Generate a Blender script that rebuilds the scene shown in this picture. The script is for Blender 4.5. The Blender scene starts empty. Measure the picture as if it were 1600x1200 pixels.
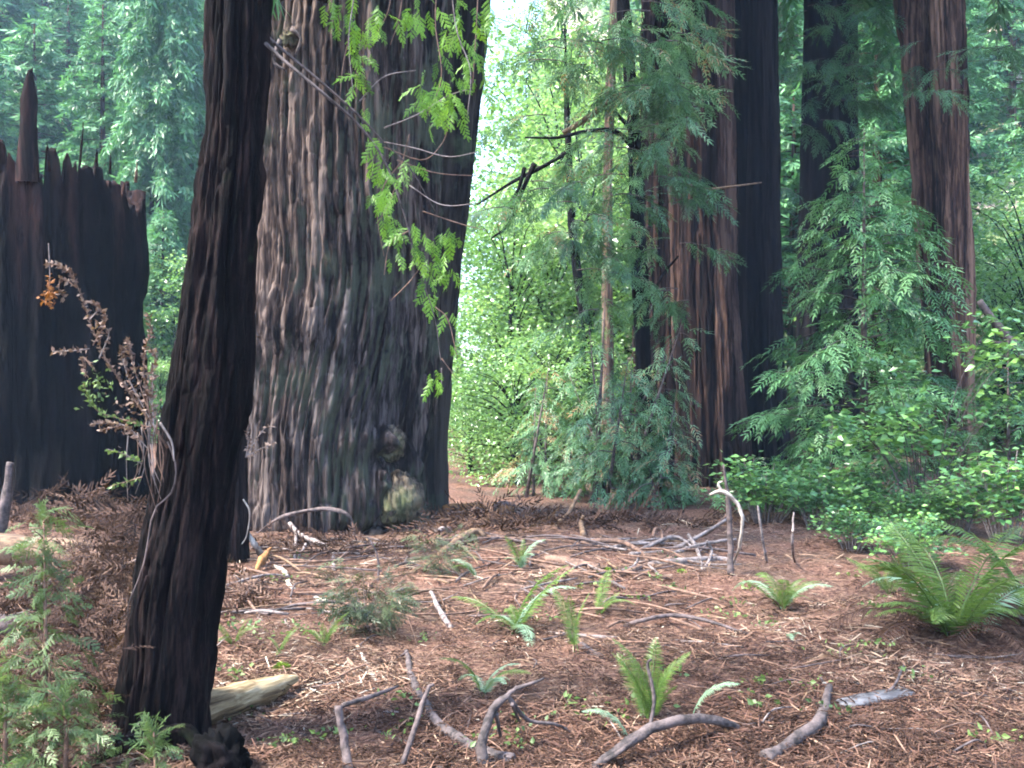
import bpy, math, random
import numpy as np
from mathutils import Vector

# ------------------------------------------------------------------ camera, sky, sun, exposure
SC = bpy.context.scene
COL = SC.collection
F = 1537.0          # focal length in pixels of the 1600 px wide photograph
HOR = 630.0         # row of the horizon
EYE = 1.6
cam_d = bpy.data.cameras.new("camera")
cam = bpy.data.objects.new("camera", cam_d); COL.objects.link(cam)
cam.location = (0, 0, EYE); cam.rotation_euler = (math.radians(90), 0, 0)
cam_d.sensor_width = 36; cam_d.lens = F / 1600 * 36
cam_d.shift_y = (HOR - 600) / 1600
cam_d.clip_start = 0.05; cam_d.clip_end = 3000
SC.camera = cam

SUN_AZ = math.radians(-112)     # direction towards the sun, measured from +Y to +X
SUN_EL = math.radians(56)
world = bpy.data.worlds.new("World"); SC.world = world; world.use_nodes = True
wn = world.node_tree; wn.nodes.clear()
wo = wn.nodes.new("ShaderNodeOutputWorld"); wb = wn.nodes.new("ShaderNodeBackground")
sky = wn.nodes.new("ShaderNodeTexSky"); sky.sky_type = 'NISHITA'; sky.sun_disc = False
sky.sun_elevation = SUN_EL; sky.sun_rotation = SUN_AZ
sky.air_density = 1.0; sky.dust_density = 1.3; sky.ozone_density = 1.0
wb.inputs["Strength"].default_value = 0.085
wn.links.new(sky.outputs[0], wb.inputs[0]); wn.links.new(wb.outputs[0], wo.inputs[0])

sun_d = bpy.data.lights.new("sun", 'SUN'); sun_d.energy = 1.5; sun_d.angle = math.radians(12)
sun_d.color = (1.0, 0.95, 0.86)
sun = bpy.data.objects.new("sun", sun_d); COL.objects.link(sun)
sd = Vector((math.sin(SUN_AZ) * math.cos(SUN_EL), math.cos(SUN_AZ) * math.cos(SUN_EL), math.sin(SUN_EL)))
sun.rotation_euler = sd.to_track_quat('Z', 'Y').to_euler(); sun.location = (-20, -8, 40)

SC.view_settings.view_transform = 'Standard'; SC.view_settings.look = 'None'
SC.view_settings.gamma = 1.0; SC.view_settings.exposure = 4.08
SC.view_settings.use_curve_mapping = False
SC.render.engine = 'CYCLES'
cy = SC.cycles
cy.max_bounces = 7; cy.diffuse_bounces = 4; cy.glossy_bounces = 2; cy.transmission_bounces = 4
cy.transparent_max_bounces = 4; cy.volume_bounces = 0; cy.use_denoising = True
cy.filter_width = 1.9; cy.use_light_tree = False; cy.adaptive_threshold = 0.025
cy.caustics_reflective = False; cy.caustics_refractive = False

# ------------------------------------------------------------------ helpers
R = np.random.default_rng(11)
random.seed(5)

def _h(ix, iy, iz, s):
    n = (ix * 374761393 + iy * 668265263 + iz * 2147483647 + s * 974634777) & 0xFFFFFFFF
    n = ((n ^ (n >> 13)) * 1274126177) & 0xFFFFFFFF
    n = ((n ^ (n >> 16)) * 2246822519) & 0xFFFFFFFF
    return ((n ^ (n >> 15)) & 0xFFFFFF) / float(0xFFFFFF)

def vnoise(x, y, z, s=0):
    x, y, z = np.broadcast_arrays(np.asarray(x, float), np.asarray(y, float), np.asarray(z, float))
    fx, fy, fz = np.floor(x), np.floor(y), np.floor(z)
    ix, iy, iz = fx.astype(np.int64), fy.astype(np.int64), fz.astype(np.int64)
    tx, ty, tz = x - fx, y - fy, z - fz
    tx = tx * tx * (3 - 2 * tx); ty = ty * ty * (3 - 2 * ty); tz = tz * tz * (3 - 2 * tz)
    o = 0
    for a in (0, 1):
        for b in (0, 1):
            for c in (0, 1):
                w = (tx if a else 1 - tx) * (ty if b else 1 - ty) * (tz if c else 1 - tz)
                o = o + w * _h(ix + a, iy + b, iz + c, s)
    return o

def fbm(x, y, z, s=0, o=3):
    v = 0; a = 0.5; t = 0
    for i in range(o):
        v = v + a * vnoise(x * 2 ** i, y * 2 ** i, z * 2 ** i, s + i * 17); t += a; a *= 0.5
    return v / t

def sstep(a, b, x):
    t = np.clip((np.asarray(x, float) - a) / (b - a), 0, 1)
    return t * t * (3 - 2 * t)

def terrain(x, y):
    x = np.asarray(x, float); y = np.asarray(y, float)
    h = 0.16 * (fbm(x * 0.35, y * 0.35, 0 * x, 3, 2) - 0.5) + 0.12 * (fbm(x * 1.7, y * 1.7, 0 * x, 5, 2) - 0.5)
    h = h + 0.34 * np.exp(-(((x + 5.6) / 1.7) ** 2 + ((y - 11.0) / 1.6) ** 2))
    h = h + 0.02 * np.exp(-(((x + 2.2) / 1.9) ** 2 + ((y - 12.6) / 1.6) ** 2))
    h = h + 0.20 * np.exp(-(((x - 3.2) / .7) ** 2 + ((y - 6.9) / .6) ** 2))
    h = h + 0.16 * np.exp(-(((x + .3) / .55) ** 2 + ((y - 12.0) / .6) ** 2))
    yy = np.maximum(y - 27, 0)
    d = x / np.maximum(y, 1) + 0.035
    gap = 1 - np.exp(-(d / 0.05) ** 2) * 0.97
    hill = 0.62 * yy * yy / (yy + 14)
    hill = np.minimum(hill, 75) * gap * (1 + 0.25 * (fbm(x * .04, y * .04, 0 * x, 9, 2) - .5))
    far = sstep(150, 262, np.sqrt(x * x + y * y))
    h = h + hill * (1 - far)
    side = np.maximum(np.abs(x) - 24, 0) * 0.3 * (1 - far)
    return h + side

def P(u, v, Y):
    return np.array([(u - 800) / F * Y, Y, EYE - (v - HOR) / F * Y])

_GY = np.concatenate([np.arange(2.5, 12, .04), np.arange(12, 60, .25)])
def G(u, v, lift=0.0):
    X = (u - 800) / F * _GY; Z = EYE - (v - HOR) / F * _GY
    hit = np.nonzero(Z <= terrain(X, _GY) + lift)[0]
    i = hit[0] if len(hit) else len(_GY) - 1
    return P(u, v, _GY[i])

def on_ground(x, y, dz=0.0):
    return np.array([x, y, float(terrain(x, y)) + dz])

def new_mesh(name, V, Q, smooth=True, tint=None):
    V = np.ascontiguousarray(V, dtype=np.float32); Q = np.ascontiguousarray(Q, dtype=np.int32)
    me = bpy.data.meshes.new(name)
    n, k = Q.shape
    me.vertices.add(len(V)); me.vertices.foreach_set("co", V.ravel())
    me.loops.add(n * k); me.loops.foreach_set("vertex_index", Q.ravel())
    me.polygons.add(n)
    me.polygons.foreach_set("loop_start", np.arange(0, n * k, k, dtype=np.int32))
    me.polygons.foreach_set("loop_total", np.full(n, k, dtype=np.int32))
    me.polygons.foreach_set("use_smooth", np.full(n, smooth, dtype=bool))
    if tint is not None:
        a = me.attributes.new("tint", 'FLOAT', 'POINT')
        a.data.foreach_set("value", np.ascontiguousarray(tint, dtype=np.float32))
    me.update(calc_edges=True)
    return me

def thing(name, label, cat, loc=(0, 0, 0), group=None):
    o = bpy.data.objects.new(name, None); COL.objects.link(o)
    o.location = tuple(float(c) for c in loc); o.empty_display_size = 0.2
    tag(o, label, cat, group)
    return o

def tag(o, label=None, cat=None, group=None, kind=None):
    if label: o["label"] = label
    if cat: o["category"] = cat
    if group: o["group"] = group
    if kind: o["kind"] = kind
    return o

def mob(name, me, mat, parent=None, loc=None, kind=None):
    o = bpy.data.objects.new(name, me); COL.objects.link(o)
    if mat is not None and not me.materials: me.materials.append(mat)
    if parent is not None: o.parent = parent
    if loc is not None: o.location = tuple(float(c) for c in loc)
    if kind: o["kind"] = kind
    return o

def copy_tree(o, parent=None):
    c = o.copy(); COL.objects.link(c); c.parent = parent
    for ch in [k for k in o.children]: copy_tree(ch, c)
    return c

class MB:
    """collects quads for one part"""
    def __init__(s): s.V = []; s.Q = []; s.T = []; s.n = 0
    def add(s, V, Q, tint=0.5):
        V = np.asarray(V, float); Q = np.asarray(Q, int)
        s.V.append(V); s.Q.append(Q + s.n)
        s.T.append(np.full(len(V), tint) if np.isscalar(tint) else np.asarray(tint)); s.n += len(V)
    def build(s, name, mat, parent=None, origin=(0, 0, 0), smooth=True, kind=None):
        V = np.concatenate(s.V) - np.asarray(origin, float)
        me = new_mesh(name, V, np.concatenate(s.Q), smooth, np.concatenate(s.T))
        return mob(name, me, mat, parent, kind=kind)

def smooth_path(pts, n):
    pts = np.asarray(pts, float)
    if len(pts) == 2: 
        t = np.linspace(0, 1, n)[:, None]
        return pts[0] * (1 - t) + pts[1] * t
    e = np.vstack([2 * pts[0] - pts[1], pts, 2 * pts[-1] - pts[-2]])
    out = []
    ts = np.linspace(0, len(pts) - 1, n)
    for t in ts:
        i = min(int(t), len(pts) - 2); f = t - i
        p0, p1, p2, p3 = e[i], e[i + 1], e[i + 2], e[i + 3]
        out.append(0.5 * (2 * p1 + (p2 - p0) * f + (2 * p0 - 5 * p1 + 4 * p2 - p3) * f * f + (3 * p1 - p0 - 3 * p2 + p3) * f ** 3))
    return np.array(out)

def tube(path, rad, sides=7, rough=0.0, seed=0):
    path = np.asarray(path, float); n = len(path)
    rad = np.interp(np.linspace(0, 1, n), np.linspace(0, 1, len(rad)), rad) if not np.isscalar(rad) else np.full(n, rad)
    tg = np.gradient(path, axis=0); tg /= np.linalg.norm(tg, axis=1)[:, None] + 1e-9
    ref = np.array([0.13, 0.07, 1.0]) if abs(tg[:, 2]).mean() < 0.8 else np.array([1.0, 0.1, 0.05])
    a = np.cross(tg, ref); a /= np.linalg.norm(a, axis=1)[:, None] + 1e-9
    b = np.cross(a, tg)
    th = np.linspace(0, 2 * math.pi, sides, endpoint=False)
    rr = rad[:, None] * np.ones(sides)[None]
    if rough:
        k = np.arange(n)[:, None] * 0.6; 
        rr = rr * (1 + rough * (vnoise(np.cos(th)[None] * 1.6 + seed * 3.1 + 0 * k, np.sin(th)[None] * 1.6 + 0 * k, k * .5, seed) * 2 - 1))
    V = path[:, None] + rr[..., None] * (np.cos(th)[None, :, None] * a[:, None] + np.sin(th)[None, :, None] * b[:, None])
    V = V.reshape(-1, 3)
    i = np.arange(n - 1)[:, None] * sides; j = np.arange(sides)[None]; jn = (j + 1) % sides
    Q = np.stack([i + j, i + jn, i + sides + jn, i + sides + j], -1).reshape(-1, 4)
    c0 = len(V); V = np.vstack([V, path[:1], path[-1:]])
    caps = []
    for k in range(0, sides, 2):
        k1 = (k + 1) % sides; k2 = (k + 2) % sides
        caps.append([c0, k2, k1, k]); o = (n - 1) * sides; caps.append([c0 + 1, o + k, o + k1, o + k2])
    if sides % 2: caps = [c for c in caps if len(set(c)) == 4]
    return V, np.vstack([Q, np.array(caps)])

def frames(d, up):
    d = d / (np.linalg.norm(d, axis=-1, keepdims=True) + 1e-9)
    up = up - (up * d).sum(-1, keepdims=True) * d
    up = up / (np.linalg.norm(up, axis=-1, keepdims=True) + 1e-9)
    return np.stack([d, np.cross(up, d), up], -1)

def scatter(mb, tm, d, up, scale, pos, tint):
    V, Q, tj = tm
    M = frames(np.asarray(d, float), np.asarray(up, float)) * np.asarray(scale, float).reshape(-1, 1, 1)
    k = len(pos); n = len(V)
    W = np.einsum('kij,nj->kni', M, V) + np.asarray(pos)[:, None]
    QQ = Q[None] + (np.arange(k) * n)[:, None, None]
    tt = np.asarray(tint)[:, None] + tj[None]
    mb.add(W.reshape(-1, 3), QQ.reshape(-1, Q.shape[1]), tt.ravel())

def rnd_dirs(n, zlo=-1, zhi=1):
    z = R.uniform(zlo, zhi, n); a = R.uniform(0, 2 * math.pi, n); r = np.sqrt(1 - z * z)
    return np.stack([r * np.cos(a), r * np.sin(a), z], -1)

# ------------------------------------------------------------------ materials
def base_mat(name):
    m = bpy.data.materials.new(name); m.use_nodes = True
    nt = m.node_tree; nt.nodes.clear()
    out = nt.nodes.new("ShaderNodeOutputMaterial")
    return m, nt, out

def N(nt, t, **kw):
    n = nt.nodes.new(t)
    for k, v in kw.items():
        if k in n.inputs: n.inputs[k].default_value = v
        else: setattr(n, k, v)
    return n

def ramp(nt, fac, stops):
    r = nt.nodes.new("ShaderNodeValToRGB"); e = r.color_ramp.elements
    while len(e) < len(stops): e.new(0.5)
    for i, (p, c) in enumerate(stops):
        e[i].position = p; e[i].color = (*c, 1)
    nt.links.new(fac, r.inputs[0])
    return r.outputs[0]

def mixc(nt, fac, a, b, mode='MIX'):
    m = nt.nodes.new("ShaderNodeMix"); m.data_type = 'RGBA'; m.blend_type = mode
    L = nt.links.new
    if isinstance(fac, float): m.inputs[0].default_value = fac
    else: L(fac, m.inputs[0])
    for s, i in ((a, 6), (b, 7)):
        if isinstance(s, tuple): m.inputs[i].default_value = (*s, 1)
        else: L(s, m.inputs[i])
    return m.outputs[2]

def leaf_mat(name, stops, transl=0.38, rough=0.45, spec=0.35, tboost=1.5):
    m, nt, out = base_mat(name); L = nt.links.new
    at = N(nt, "ShaderNodeAttribute", attribute_name="tint")
    c = ramp(nt, at.outputs["Fac"], stops)
    p = N(nt, "ShaderNodeBsdfPrincipled", Roughness=rough); p.inputs["Specular IOR Level"].default_value = spec
    L(c, p.inputs["Base Color"])
    tr = N(nt, "ShaderNodeBsdfTranslucent")
    tc = mixc(nt, 1.0, c, (min(1, tboost * 1.0), min(1, tboost * 1.05), tboost * 0.45), 'MULTIPLY')
    L(tc, tr.inputs[0])
    mx = N(nt, "ShaderNodeMixShader"); mx.inputs[0].default_value = transl
    L(p.outputs[0], mx.inputs[1]); L(tr.outputs[0], mx.inputs[2]); L(mx.outputs[0], out.inputs[0])
    return m

def bark_mat(name, stops, fine=26.0, stretch=0.07, bump=0.5, moss=0.0, moss_col=(0.05, 0.075, 0.03), rough=0.9, patch=None, mossdir=None, top=None):
    m, nt, out = base_mat(name); L = nt.links.new
    tc = N(nt, "ShaderNodeTexCoord")
    mp = N(nt, "ShaderNodeMapping"); mp.inputs["Scale"].default_value = (1, 1, stretch)
    L(tc.outputs["Object"], mp.inputs[0])
    wv = N(nt, "ShaderNodeTexNoise", Scale=1.3, Detail=3.0); L(tc.outputs["Object"], wv.inputs[0])
    ad = N(nt, "ShaderNodeVectorMath", operation='MULTIPLY_ADD'); L(wv.outputs["Color"], ad.inputs[0])
    ad.inputs[1].default_value = (0.10, 0.10, 0.02); L(mp.outputs[0], ad.inputs[2])
    n1 = N(nt, "ShaderNodeTexNoise", Scale=fine, Detail=6.0, Roughness=0.65); L(ad.outputs[0], n1.inputs[0])
    n2 = N(nt, "ShaderNodeTexNoise", Scale=fine * .23, Detail=4.0, Roughness=0.6); L(ad.outputs[0], n2.inputs[0])
    av = N(nt, "ShaderNodeMath", operation='ADD'); L(n1.outputs[0], av.inputs[0]); L(n2.outputs[0], av.inputs[1])
    hf = N(nt, "ShaderNodeMath", operation='MULTIPLY'); hf.inputs[1].default_value = 0.5; L(av.outputs[0], hf.inputs[0])
    ct = N(nt, "ShaderNodeMapRange"); ct.inputs[1].default_value = 0.33; ct.inputs[2].default_value = 0.67; L(hf.outputs[0], ct.inputs[0])
    c = ramp(nt, ct.outputs[0], stops)
    if patch:   # large patches of a second real colour
        pcol, psc, plo, phi = patch
        n4 = N(nt, "ShaderNodeTexNoise", Scale=psc, Detail=3.0, Roughness=0.55)
        mp4 = N(nt, "ShaderNodeMapping"); mp4.inputs["Scale"].default_value = (1, 1, .35); L(tc.outputs["Object"], mp4.inputs[0]); L(mp4.outputs[0], n4.inputs[0])
        mr4 = N(nt, "ShaderNodeMapRange"); mr4.inputs[1].default_value = plo; mr4.inputs[2].default_value = phi; L(n4.outputs[0], mr4.inputs[0])
        c2 = mixc(nt, 1.0, c, pcol, 'MULTIPLY')
        c = mixc(nt, mr4.outputs[0], c, c2)
    if moss > 0:
        n3 = N(nt, "ShaderNodeTexNoise", Scale=1.1, Detail=5.0, Roughness=0.65); L(tc.outputs["Object"], n3.inputs[0])
        src = n3.outputs[0]
        if mossdir:
            ge = N(nt, "ShaderNodeNewGeometry")
            dp = N(nt, "ShaderNodeVectorMath", operation='DOT_PRODUCT'); L(ge.outputs["Normal"], dp.inputs[0]); dp.inputs[1].default_value = mossdir
            ma = N(nt, "ShaderNodeMath", operation='MULTIPLY_ADD'); L(dp.outputs["Value"], ma.inputs[0]); ma.inputs[1].default_value = 0.22; L(src, ma.inputs[2])
            src = ma.outputs[0]
        mr = N(nt, "ShaderNodeMapRange"); mr.inputs[1].default_value = 0.66 - 0.3 * moss; mr.inputs[2].default_value = 0.80 - 0.25 * moss; L(src, mr.inputs[0])
        mr.inputs[4].default_value = 0.85
        mc = mixc(nt, n1.outputs[0], tuple(x * .45 for x in moss_col), tuple(min(1, x * 1.6) for x in moss_col))
        c = mixc(nt, mr.outputs[0], c, mc)
    if top:     # bare wood showing towards the broken top
        tcol, tlo, thi = top
        sz = N(nt, "ShaderNodeSeparateXYZ"); L(tc.outputs["Object"], sz.inputs[0])
        n6 = N(nt, "ShaderNodeTexNoise", Scale=3.2, Detail=4.0, Roughness=0.6); L(mp.outputs[0], n6.inputs[0])
        m6 = N(nt, "ShaderNodeMath", operation='MULTIPLY_ADD'); L(n6.outputs[0], m6.inputs[0]); m6.inputs[1].default_value = 5.0; L(sz.outputs["Z"], m6.inputs[2])
        r6 = N(nt, "ShaderNodeMapRange"); r6.inputs[1].default_value = tlo + 2.5; r6.inputs[2].default_value = thi + 2.5; L(m6.outputs[0], r6.inputs[0])
        c = mixc(nt, r6.outputs[0], c, ramp(nt, ct.outputs[0], tcol))
    p = N(nt, "ShaderNodeBsdfPrincipled", Roughness=rough); p.inputs["Specular IOR Level"].default_value = 0.08
    L(c, p.inputs["Base Color"])
    bm = N(nt, "ShaderNodeBump", Strength=bump, Distance=0.06); L(hf.outputs[0], bm.inputs["Height"]); L(bm.outputs[0], p.inputs["Normal"])
    L(p.outputs[0], out.inputs[0])
    return m

def wood_mat(name, a, b, scale=60, rough=0.8):
    m, nt, out = base_mat(name); L = nt.links.new
    tc = N(nt, "ShaderNodeTexCoord")
    n1 = N(nt, "ShaderNodeTexNoise", Scale=scale * .25, Detail=6.0, Roughness=0.7); L(tc.outputs["Object"], n1.inputs[0])
    c = ramp(nt, n1.outputs[0], [(0.38, a), (0.62, b)])
    p = N(nt, "ShaderNodeBsdfPrincipled", Roughness=rough); p.inputs["Specular IOR Level"].default_value = 0.3
    L(c, p.inputs["Base Color"])
    n2 = N(nt, "ShaderNodeTexNoise", Scale=scale, Detail=4.0); L(tc.outputs["Object"], n2.inputs[0])
    bm = N(nt, "ShaderNodeBump", Strength=0.4, Distance=0.01); L(n2.outputs[0], bm.inputs["Height"]); L(bm.outputs[0], p.inputs["Normal"])
    L(p.outputs[0], out.inputs[0])
    return m

def ground_mat():
    m, nt, out = base_mat("forest_floor"); L = nt.links.new
    tc = N(nt, "ShaderNodeTexCoord")
    n1 = N(nt, "ShaderNodeTexNoise", Scale=0.9, Detail=6.0, Roughness=0.6); L(tc.outputs["Object"], n1.inputs[0])
    n2 = N(nt, "ShaderNodeTexNoise", Scale=28.0, Detail=6.0, Roughness=0.75); L(tc.outputs["Object"], n2.inputs[0])
    c1 = ramp(nt, n2.outputs[0], [(0.36, (0.020, 0.010, 0.008)), (0.48, (0.09, 0.044, 0.031)), (0.58, (0.18, 0.102, 0.072)), (0.68, (0.28, 0.185, 0.13))])
    c2 = ramp(nt, n2.outputs[0], [(0.36, (0.015, 0.010, 0.009)), (0.52, (0.075, 0.046, 0.034)), (0.68, (0.20, 0.15, 0.10))])
    mr = N(nt, "ShaderNodeMapRange"); mr.inputs[1].default_value = 0.42; mr.inputs[2].default_value = 0.62; L(n1.outputs[0], mr.inputs[0])
    c = mixc(nt, mr.outputs[0], c1, c2)
    # the slopes: paler soil and green ground cover
    sp = N(nt, "ShaderNodeSeparateXYZ"); L(tc.outputs["Object"], sp.inputs[0])
    mh = N(nt, "ShaderNodeMapRange"); mh.inputs[1].default_value = 0.8; mh.inputs[2].default_value = 3.0; L(sp.outputs["Z"], mh.inputs[0])
    n3 = N(nt, "ShaderNodeTexNoise", Scale=0.22, Detail=7.0, Roughness=0.7); L(tc.outputs["Object"], n3.inputs[0])
    ch = ramp(nt, n3.outputs[0], [(0.40, (0.045, 0.085, 0.03)), (0.5, (0.10, 0.12, 0.05)), (0.57, (0.32, 0.25, 0.20)), (0.7, (0.42, 0.34, 0.29))])
    c = mixc(nt, mh.outputs[0], c, ch)
    p = N(nt, "ShaderNodeBsdfPrincipled", Roughness=0.95); p.inputs["Specular IOR Level"].default_value = 0.15
    L(c, p.inputs["Base Color"])
    bm = N(nt, "ShaderNodeBump", Strength=0.8, Distance=0.04); L(n2.outputs[0], bm.inputs["Height"]); L(bm.outputs[0], p.inputs["Normal"])
    L(p.outputs[0], out.inputs[0])
    return m

M = {}
M['ground'] = ground_mat()
M['giant'] = bark_mat("giant_bark", [(0.3, (0.005, 0.0035, 0.0037)), (0.44, (0.0197, 0.0128, 0.011)), (0.54, (0.0429, 0.0291, 0.0242)), (0.7, (0.1072, 0.0782, 0.0643))],
                      fine=17, stretch=0.06, bump=0.8, moss=0.30, moss_col=(0.045, 0.05, 0.034), patch=((0.62, 0.72, 0.86), 0.5, 0.45, 0.62), mossdir=(0.75, -0.1, -0.55))
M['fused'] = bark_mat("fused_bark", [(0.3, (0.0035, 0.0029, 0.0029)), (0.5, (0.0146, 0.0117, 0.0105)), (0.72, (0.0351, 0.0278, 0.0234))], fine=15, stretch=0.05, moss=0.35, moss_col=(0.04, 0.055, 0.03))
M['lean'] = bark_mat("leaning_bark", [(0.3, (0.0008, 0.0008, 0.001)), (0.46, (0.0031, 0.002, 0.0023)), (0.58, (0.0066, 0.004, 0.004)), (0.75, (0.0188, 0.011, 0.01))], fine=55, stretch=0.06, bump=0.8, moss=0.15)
M['redbark'] = bark_mat("red_bark", [(0.3, (0.0041, 0.0029, 0.0029)), (0.46, (0.0134, 0.0076, 0.0067)), (0.57, (0.0314, 0.0167, 0.013)), (0.74, (0.0711, 0.0418, 0.0314))], fine=11, stretch=0.035, bump=0.8, patch=((.45,.5,.6), .7, .45, .6))
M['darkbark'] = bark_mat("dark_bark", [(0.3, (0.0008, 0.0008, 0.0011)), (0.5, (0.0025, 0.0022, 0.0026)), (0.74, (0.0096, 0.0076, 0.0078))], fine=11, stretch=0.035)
M['brownbark'] = bark_mat("brown_bark", [(0.3, (0.0127, 0.0074, 0.006)), (0.5, (0.0551, 0.0308, 0.0228)), (0.72, (0.1612, 0.0952, 0.0669))], fine=12, stretch=0.035)
M['palebark'] = bark_mat("pale_bark", [(0.3, (0.0418, 0.0279, 0.0209)), (0.5, (0.1023, 0.0698, 0.0512)), (0.75, (0.1767, 0.1255, 0.093))], fine=20, stretch=0.05)
M['char'] = bark_mat("charred_wood", [(0.3, (0.0003, 0.0003, 0.0004)), (0.55, (0.001, 0.0009, 0.0012)), (0.78, (0.003, 0.0024, 0.003))], fine=14, stretch=0.06, bump=0.9,
                     patch=((2.2, 1.6, 1.5), 0.8, 0.50, 0.66), top=([(0.30, (0.004, 0.002, 0.002)), (0.5, (0.011, 0.005, 0.005)), (0.72, (0.036, 0.017, 0.0135))], 3.3, 5.0))
M['heart'] = bark_mat("heartwood", [(0.30, (0.008, 0.005, 0.005)), (0.5, (0.026, 0.012, 0.010)), (0.74, (0.08, 0.04, 0.028))], fine=22, stretch=0.04, bump=0.8)
M['burl'] = bark_mat("burl_bark", [(0.3, (0.012, 0.009, 0.0072)), (0.5, (0.045, 0.034, 0.0248)), (0.72, (0.1138, 0.0876, 0.0618))], fine=20, stretch=0.5, bump=0.8, moss=0.5, moss_col=(0.08, 0.095, 0.045))
M['grey'] = wood_mat("grey_stick", (0.06, 0.045, 0.042), (0.22, 0.18, 0.165))
M['dark'] = wood_mat("dark_stick", (0.025, 0.019, 0.018), (0.11, 0.08, 0.075))
M['purple'] = wood_mat("weathered_branch", (0.013, 0.010, 0.010), (0.095, 0.072, 0.068))
M['pale'] = wood_mat("bleached_wood", (0.15, 0.12, 0.10), (0.36, 0.31, 0.26))
M['tan'] = wood_mat("tan_wood", (0.055, 0.032, 0.02), (0.19, 0.12, 0.072))
M['orange'] = wood_mat("orange_wood", (0.11, 0.045, 0.014), (0.27, 0.125, 0.042))
M['brown'] = wood_mat("brown_stick", (0.045, 0.025, 0.018), (0.18, 0.105, 0.072))
M['log'] = wood_mat("peeled_log", (0.17, 0.12, 0.075), (0.44, 0.35, 0.235), scale=40)
M['peeled'] = bark_mat('peeled_wood', [(0.2, (0.04, 0.026, 0.015)), (0.45, (0.13, 0.09, 0.05)), (0.7, (0.24, 0.18, 0.105)), (0.9, (0.34, 0.27, 0.17))], fine=42, stretch=0.06, bump=0.6, moss=.2)
M['slate'] = wood_mat("grey_slab", (0.035, 0.035, 0.040), (0.10, 0.098, 0.105))
M['moss'] = leaf_mat("moss_tuft", [(0, (0.07, 0.13, 0.012)), (1, (0.20, 0.30, 0.03))], transl=0.2)

M['bright'] = leaf_mat("bright_redwood_leaf", [(0, (0.0433, 0.1122, 0.0138)), (0.5, (0.1084, 0.2431, 0.0229)), (1, (0.2095, 0.3927, 0.042))], transl=0.45, rough=0.4)
M['teal'] = leaf_mat("shade_redwood_leaf", [(0, (0.0345, 0.0902, 0.0438)), (0.5, (0.0864, 0.1966, 0.0861)), (0.88, (0.216, 0.3767, 0.1958)), (1, (0.3456, 0.2129, 0.1096))], transl=0.35, rough=0.4, spec=0.5)
M['sapling'] = leaf_mat("sapling_leaf", [(0, (0.0221, 0.0751, 0.0296)), (0.5, (0.0719, 0.1843, 0.0679)), (1, (0.1878, 0.3685, 0.1543))], transl=0.35, rough=0.4, spec=0.45)
M['hill'] = leaf_mat("hill_conifer_leaf", [(0, (0.0307, 0.0943, 0.0425)), (0.5, (0.0675, 0.1884, 0.0781)), (1, (0.1411, 0.3188, 0.1279))], transl=0.35)
M['maple'] = leaf_mat("broad_leaf", [(0, (0.0517, 0.1213, 0.036)), (0.5, (0.1242, 0.2536, 0.072)), (1, (0.2691, 0.419, 0.168))], transl=0.5, rough=0.28, spec=0.8)
M['huck'] = leaf_mat("huckleberry_leaf", [(0, (0.0352, 0.0903, 0.0382)), (0.5, (0.0821, 0.2012, 0.0683)), (1, (0.2111, 0.3888, 0.0956))], transl=0.3, rough=0.28, spec=0.7)
M['fern'] = leaf_mat("fern_leaf", [(0, (0.0439, 0.09, 0.0216)), (0.5, (0.0927, 0.162, 0.0342)), (1, (0.1658, 0.243, 0.054))], transl=0.4, rough=0.4)
M['fernpale'] = leaf_mat("fern_leaf_pale", [(0, (0.13, 0.22, 0.13)), (1, (0.27, 0.40, 0.26))], transl=0.25, rough=0.4)
M['dead'] = leaf_mat("dead_needles", [(0, (0.015, 0.009, 0.0075)), (0.5, (0.0562, 0.0315, 0.0232)), (1, (0.15, 0.0938, 0.0675))], transl=0.15, rough=0.8, spec=0.1, tboost=1.0)
M['litter'] = leaf_mat("litter_bits", [(0, (0.0215, 0.0119, 0.0092)), (0.35, (0.1005, 0.0509, 0.0353)), (0.68, (0.1938, 0.1153, 0.0773)), (0.92, (0.287, 0.2068, 0.1428)), (1, (0.3588, 0.3102, 0.2436))], transl=0.05, rough=0.8, spec=0.15, tboost=1.0)
M['bristle'] = leaf_mat('bristle_leaf', [(0, (0.015, 0.022, 0.011)), (0.5, (0.04, 0.06, 0.028)), (1, (0.09, 0.12, 0.055))], transl=0.3)
M['weed'] = leaf_mat("weed_leaf", [(0, (0.05, 0.09, 0.03)), (1, (0.15, 0.22, 0.06))], transl=0.35)
M['wither'] = leaf_mat("withered_leaf", [(0, (0.0495, 0.025, 0.0184)), (0.5, (0.121, 0.07, 0.0506)), (1, (0.253, 0.18, 0.1426))], transl=0.2, rough=0.7, tboost=1.0)
M['rust'] = leaf_mat("rust_leaf", [(0, (0.15, 0.05, 0.01)), (1, (0.25, 0.1, 0.025))], transl=0.25, rough=0.7, tboost=1.0)

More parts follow.
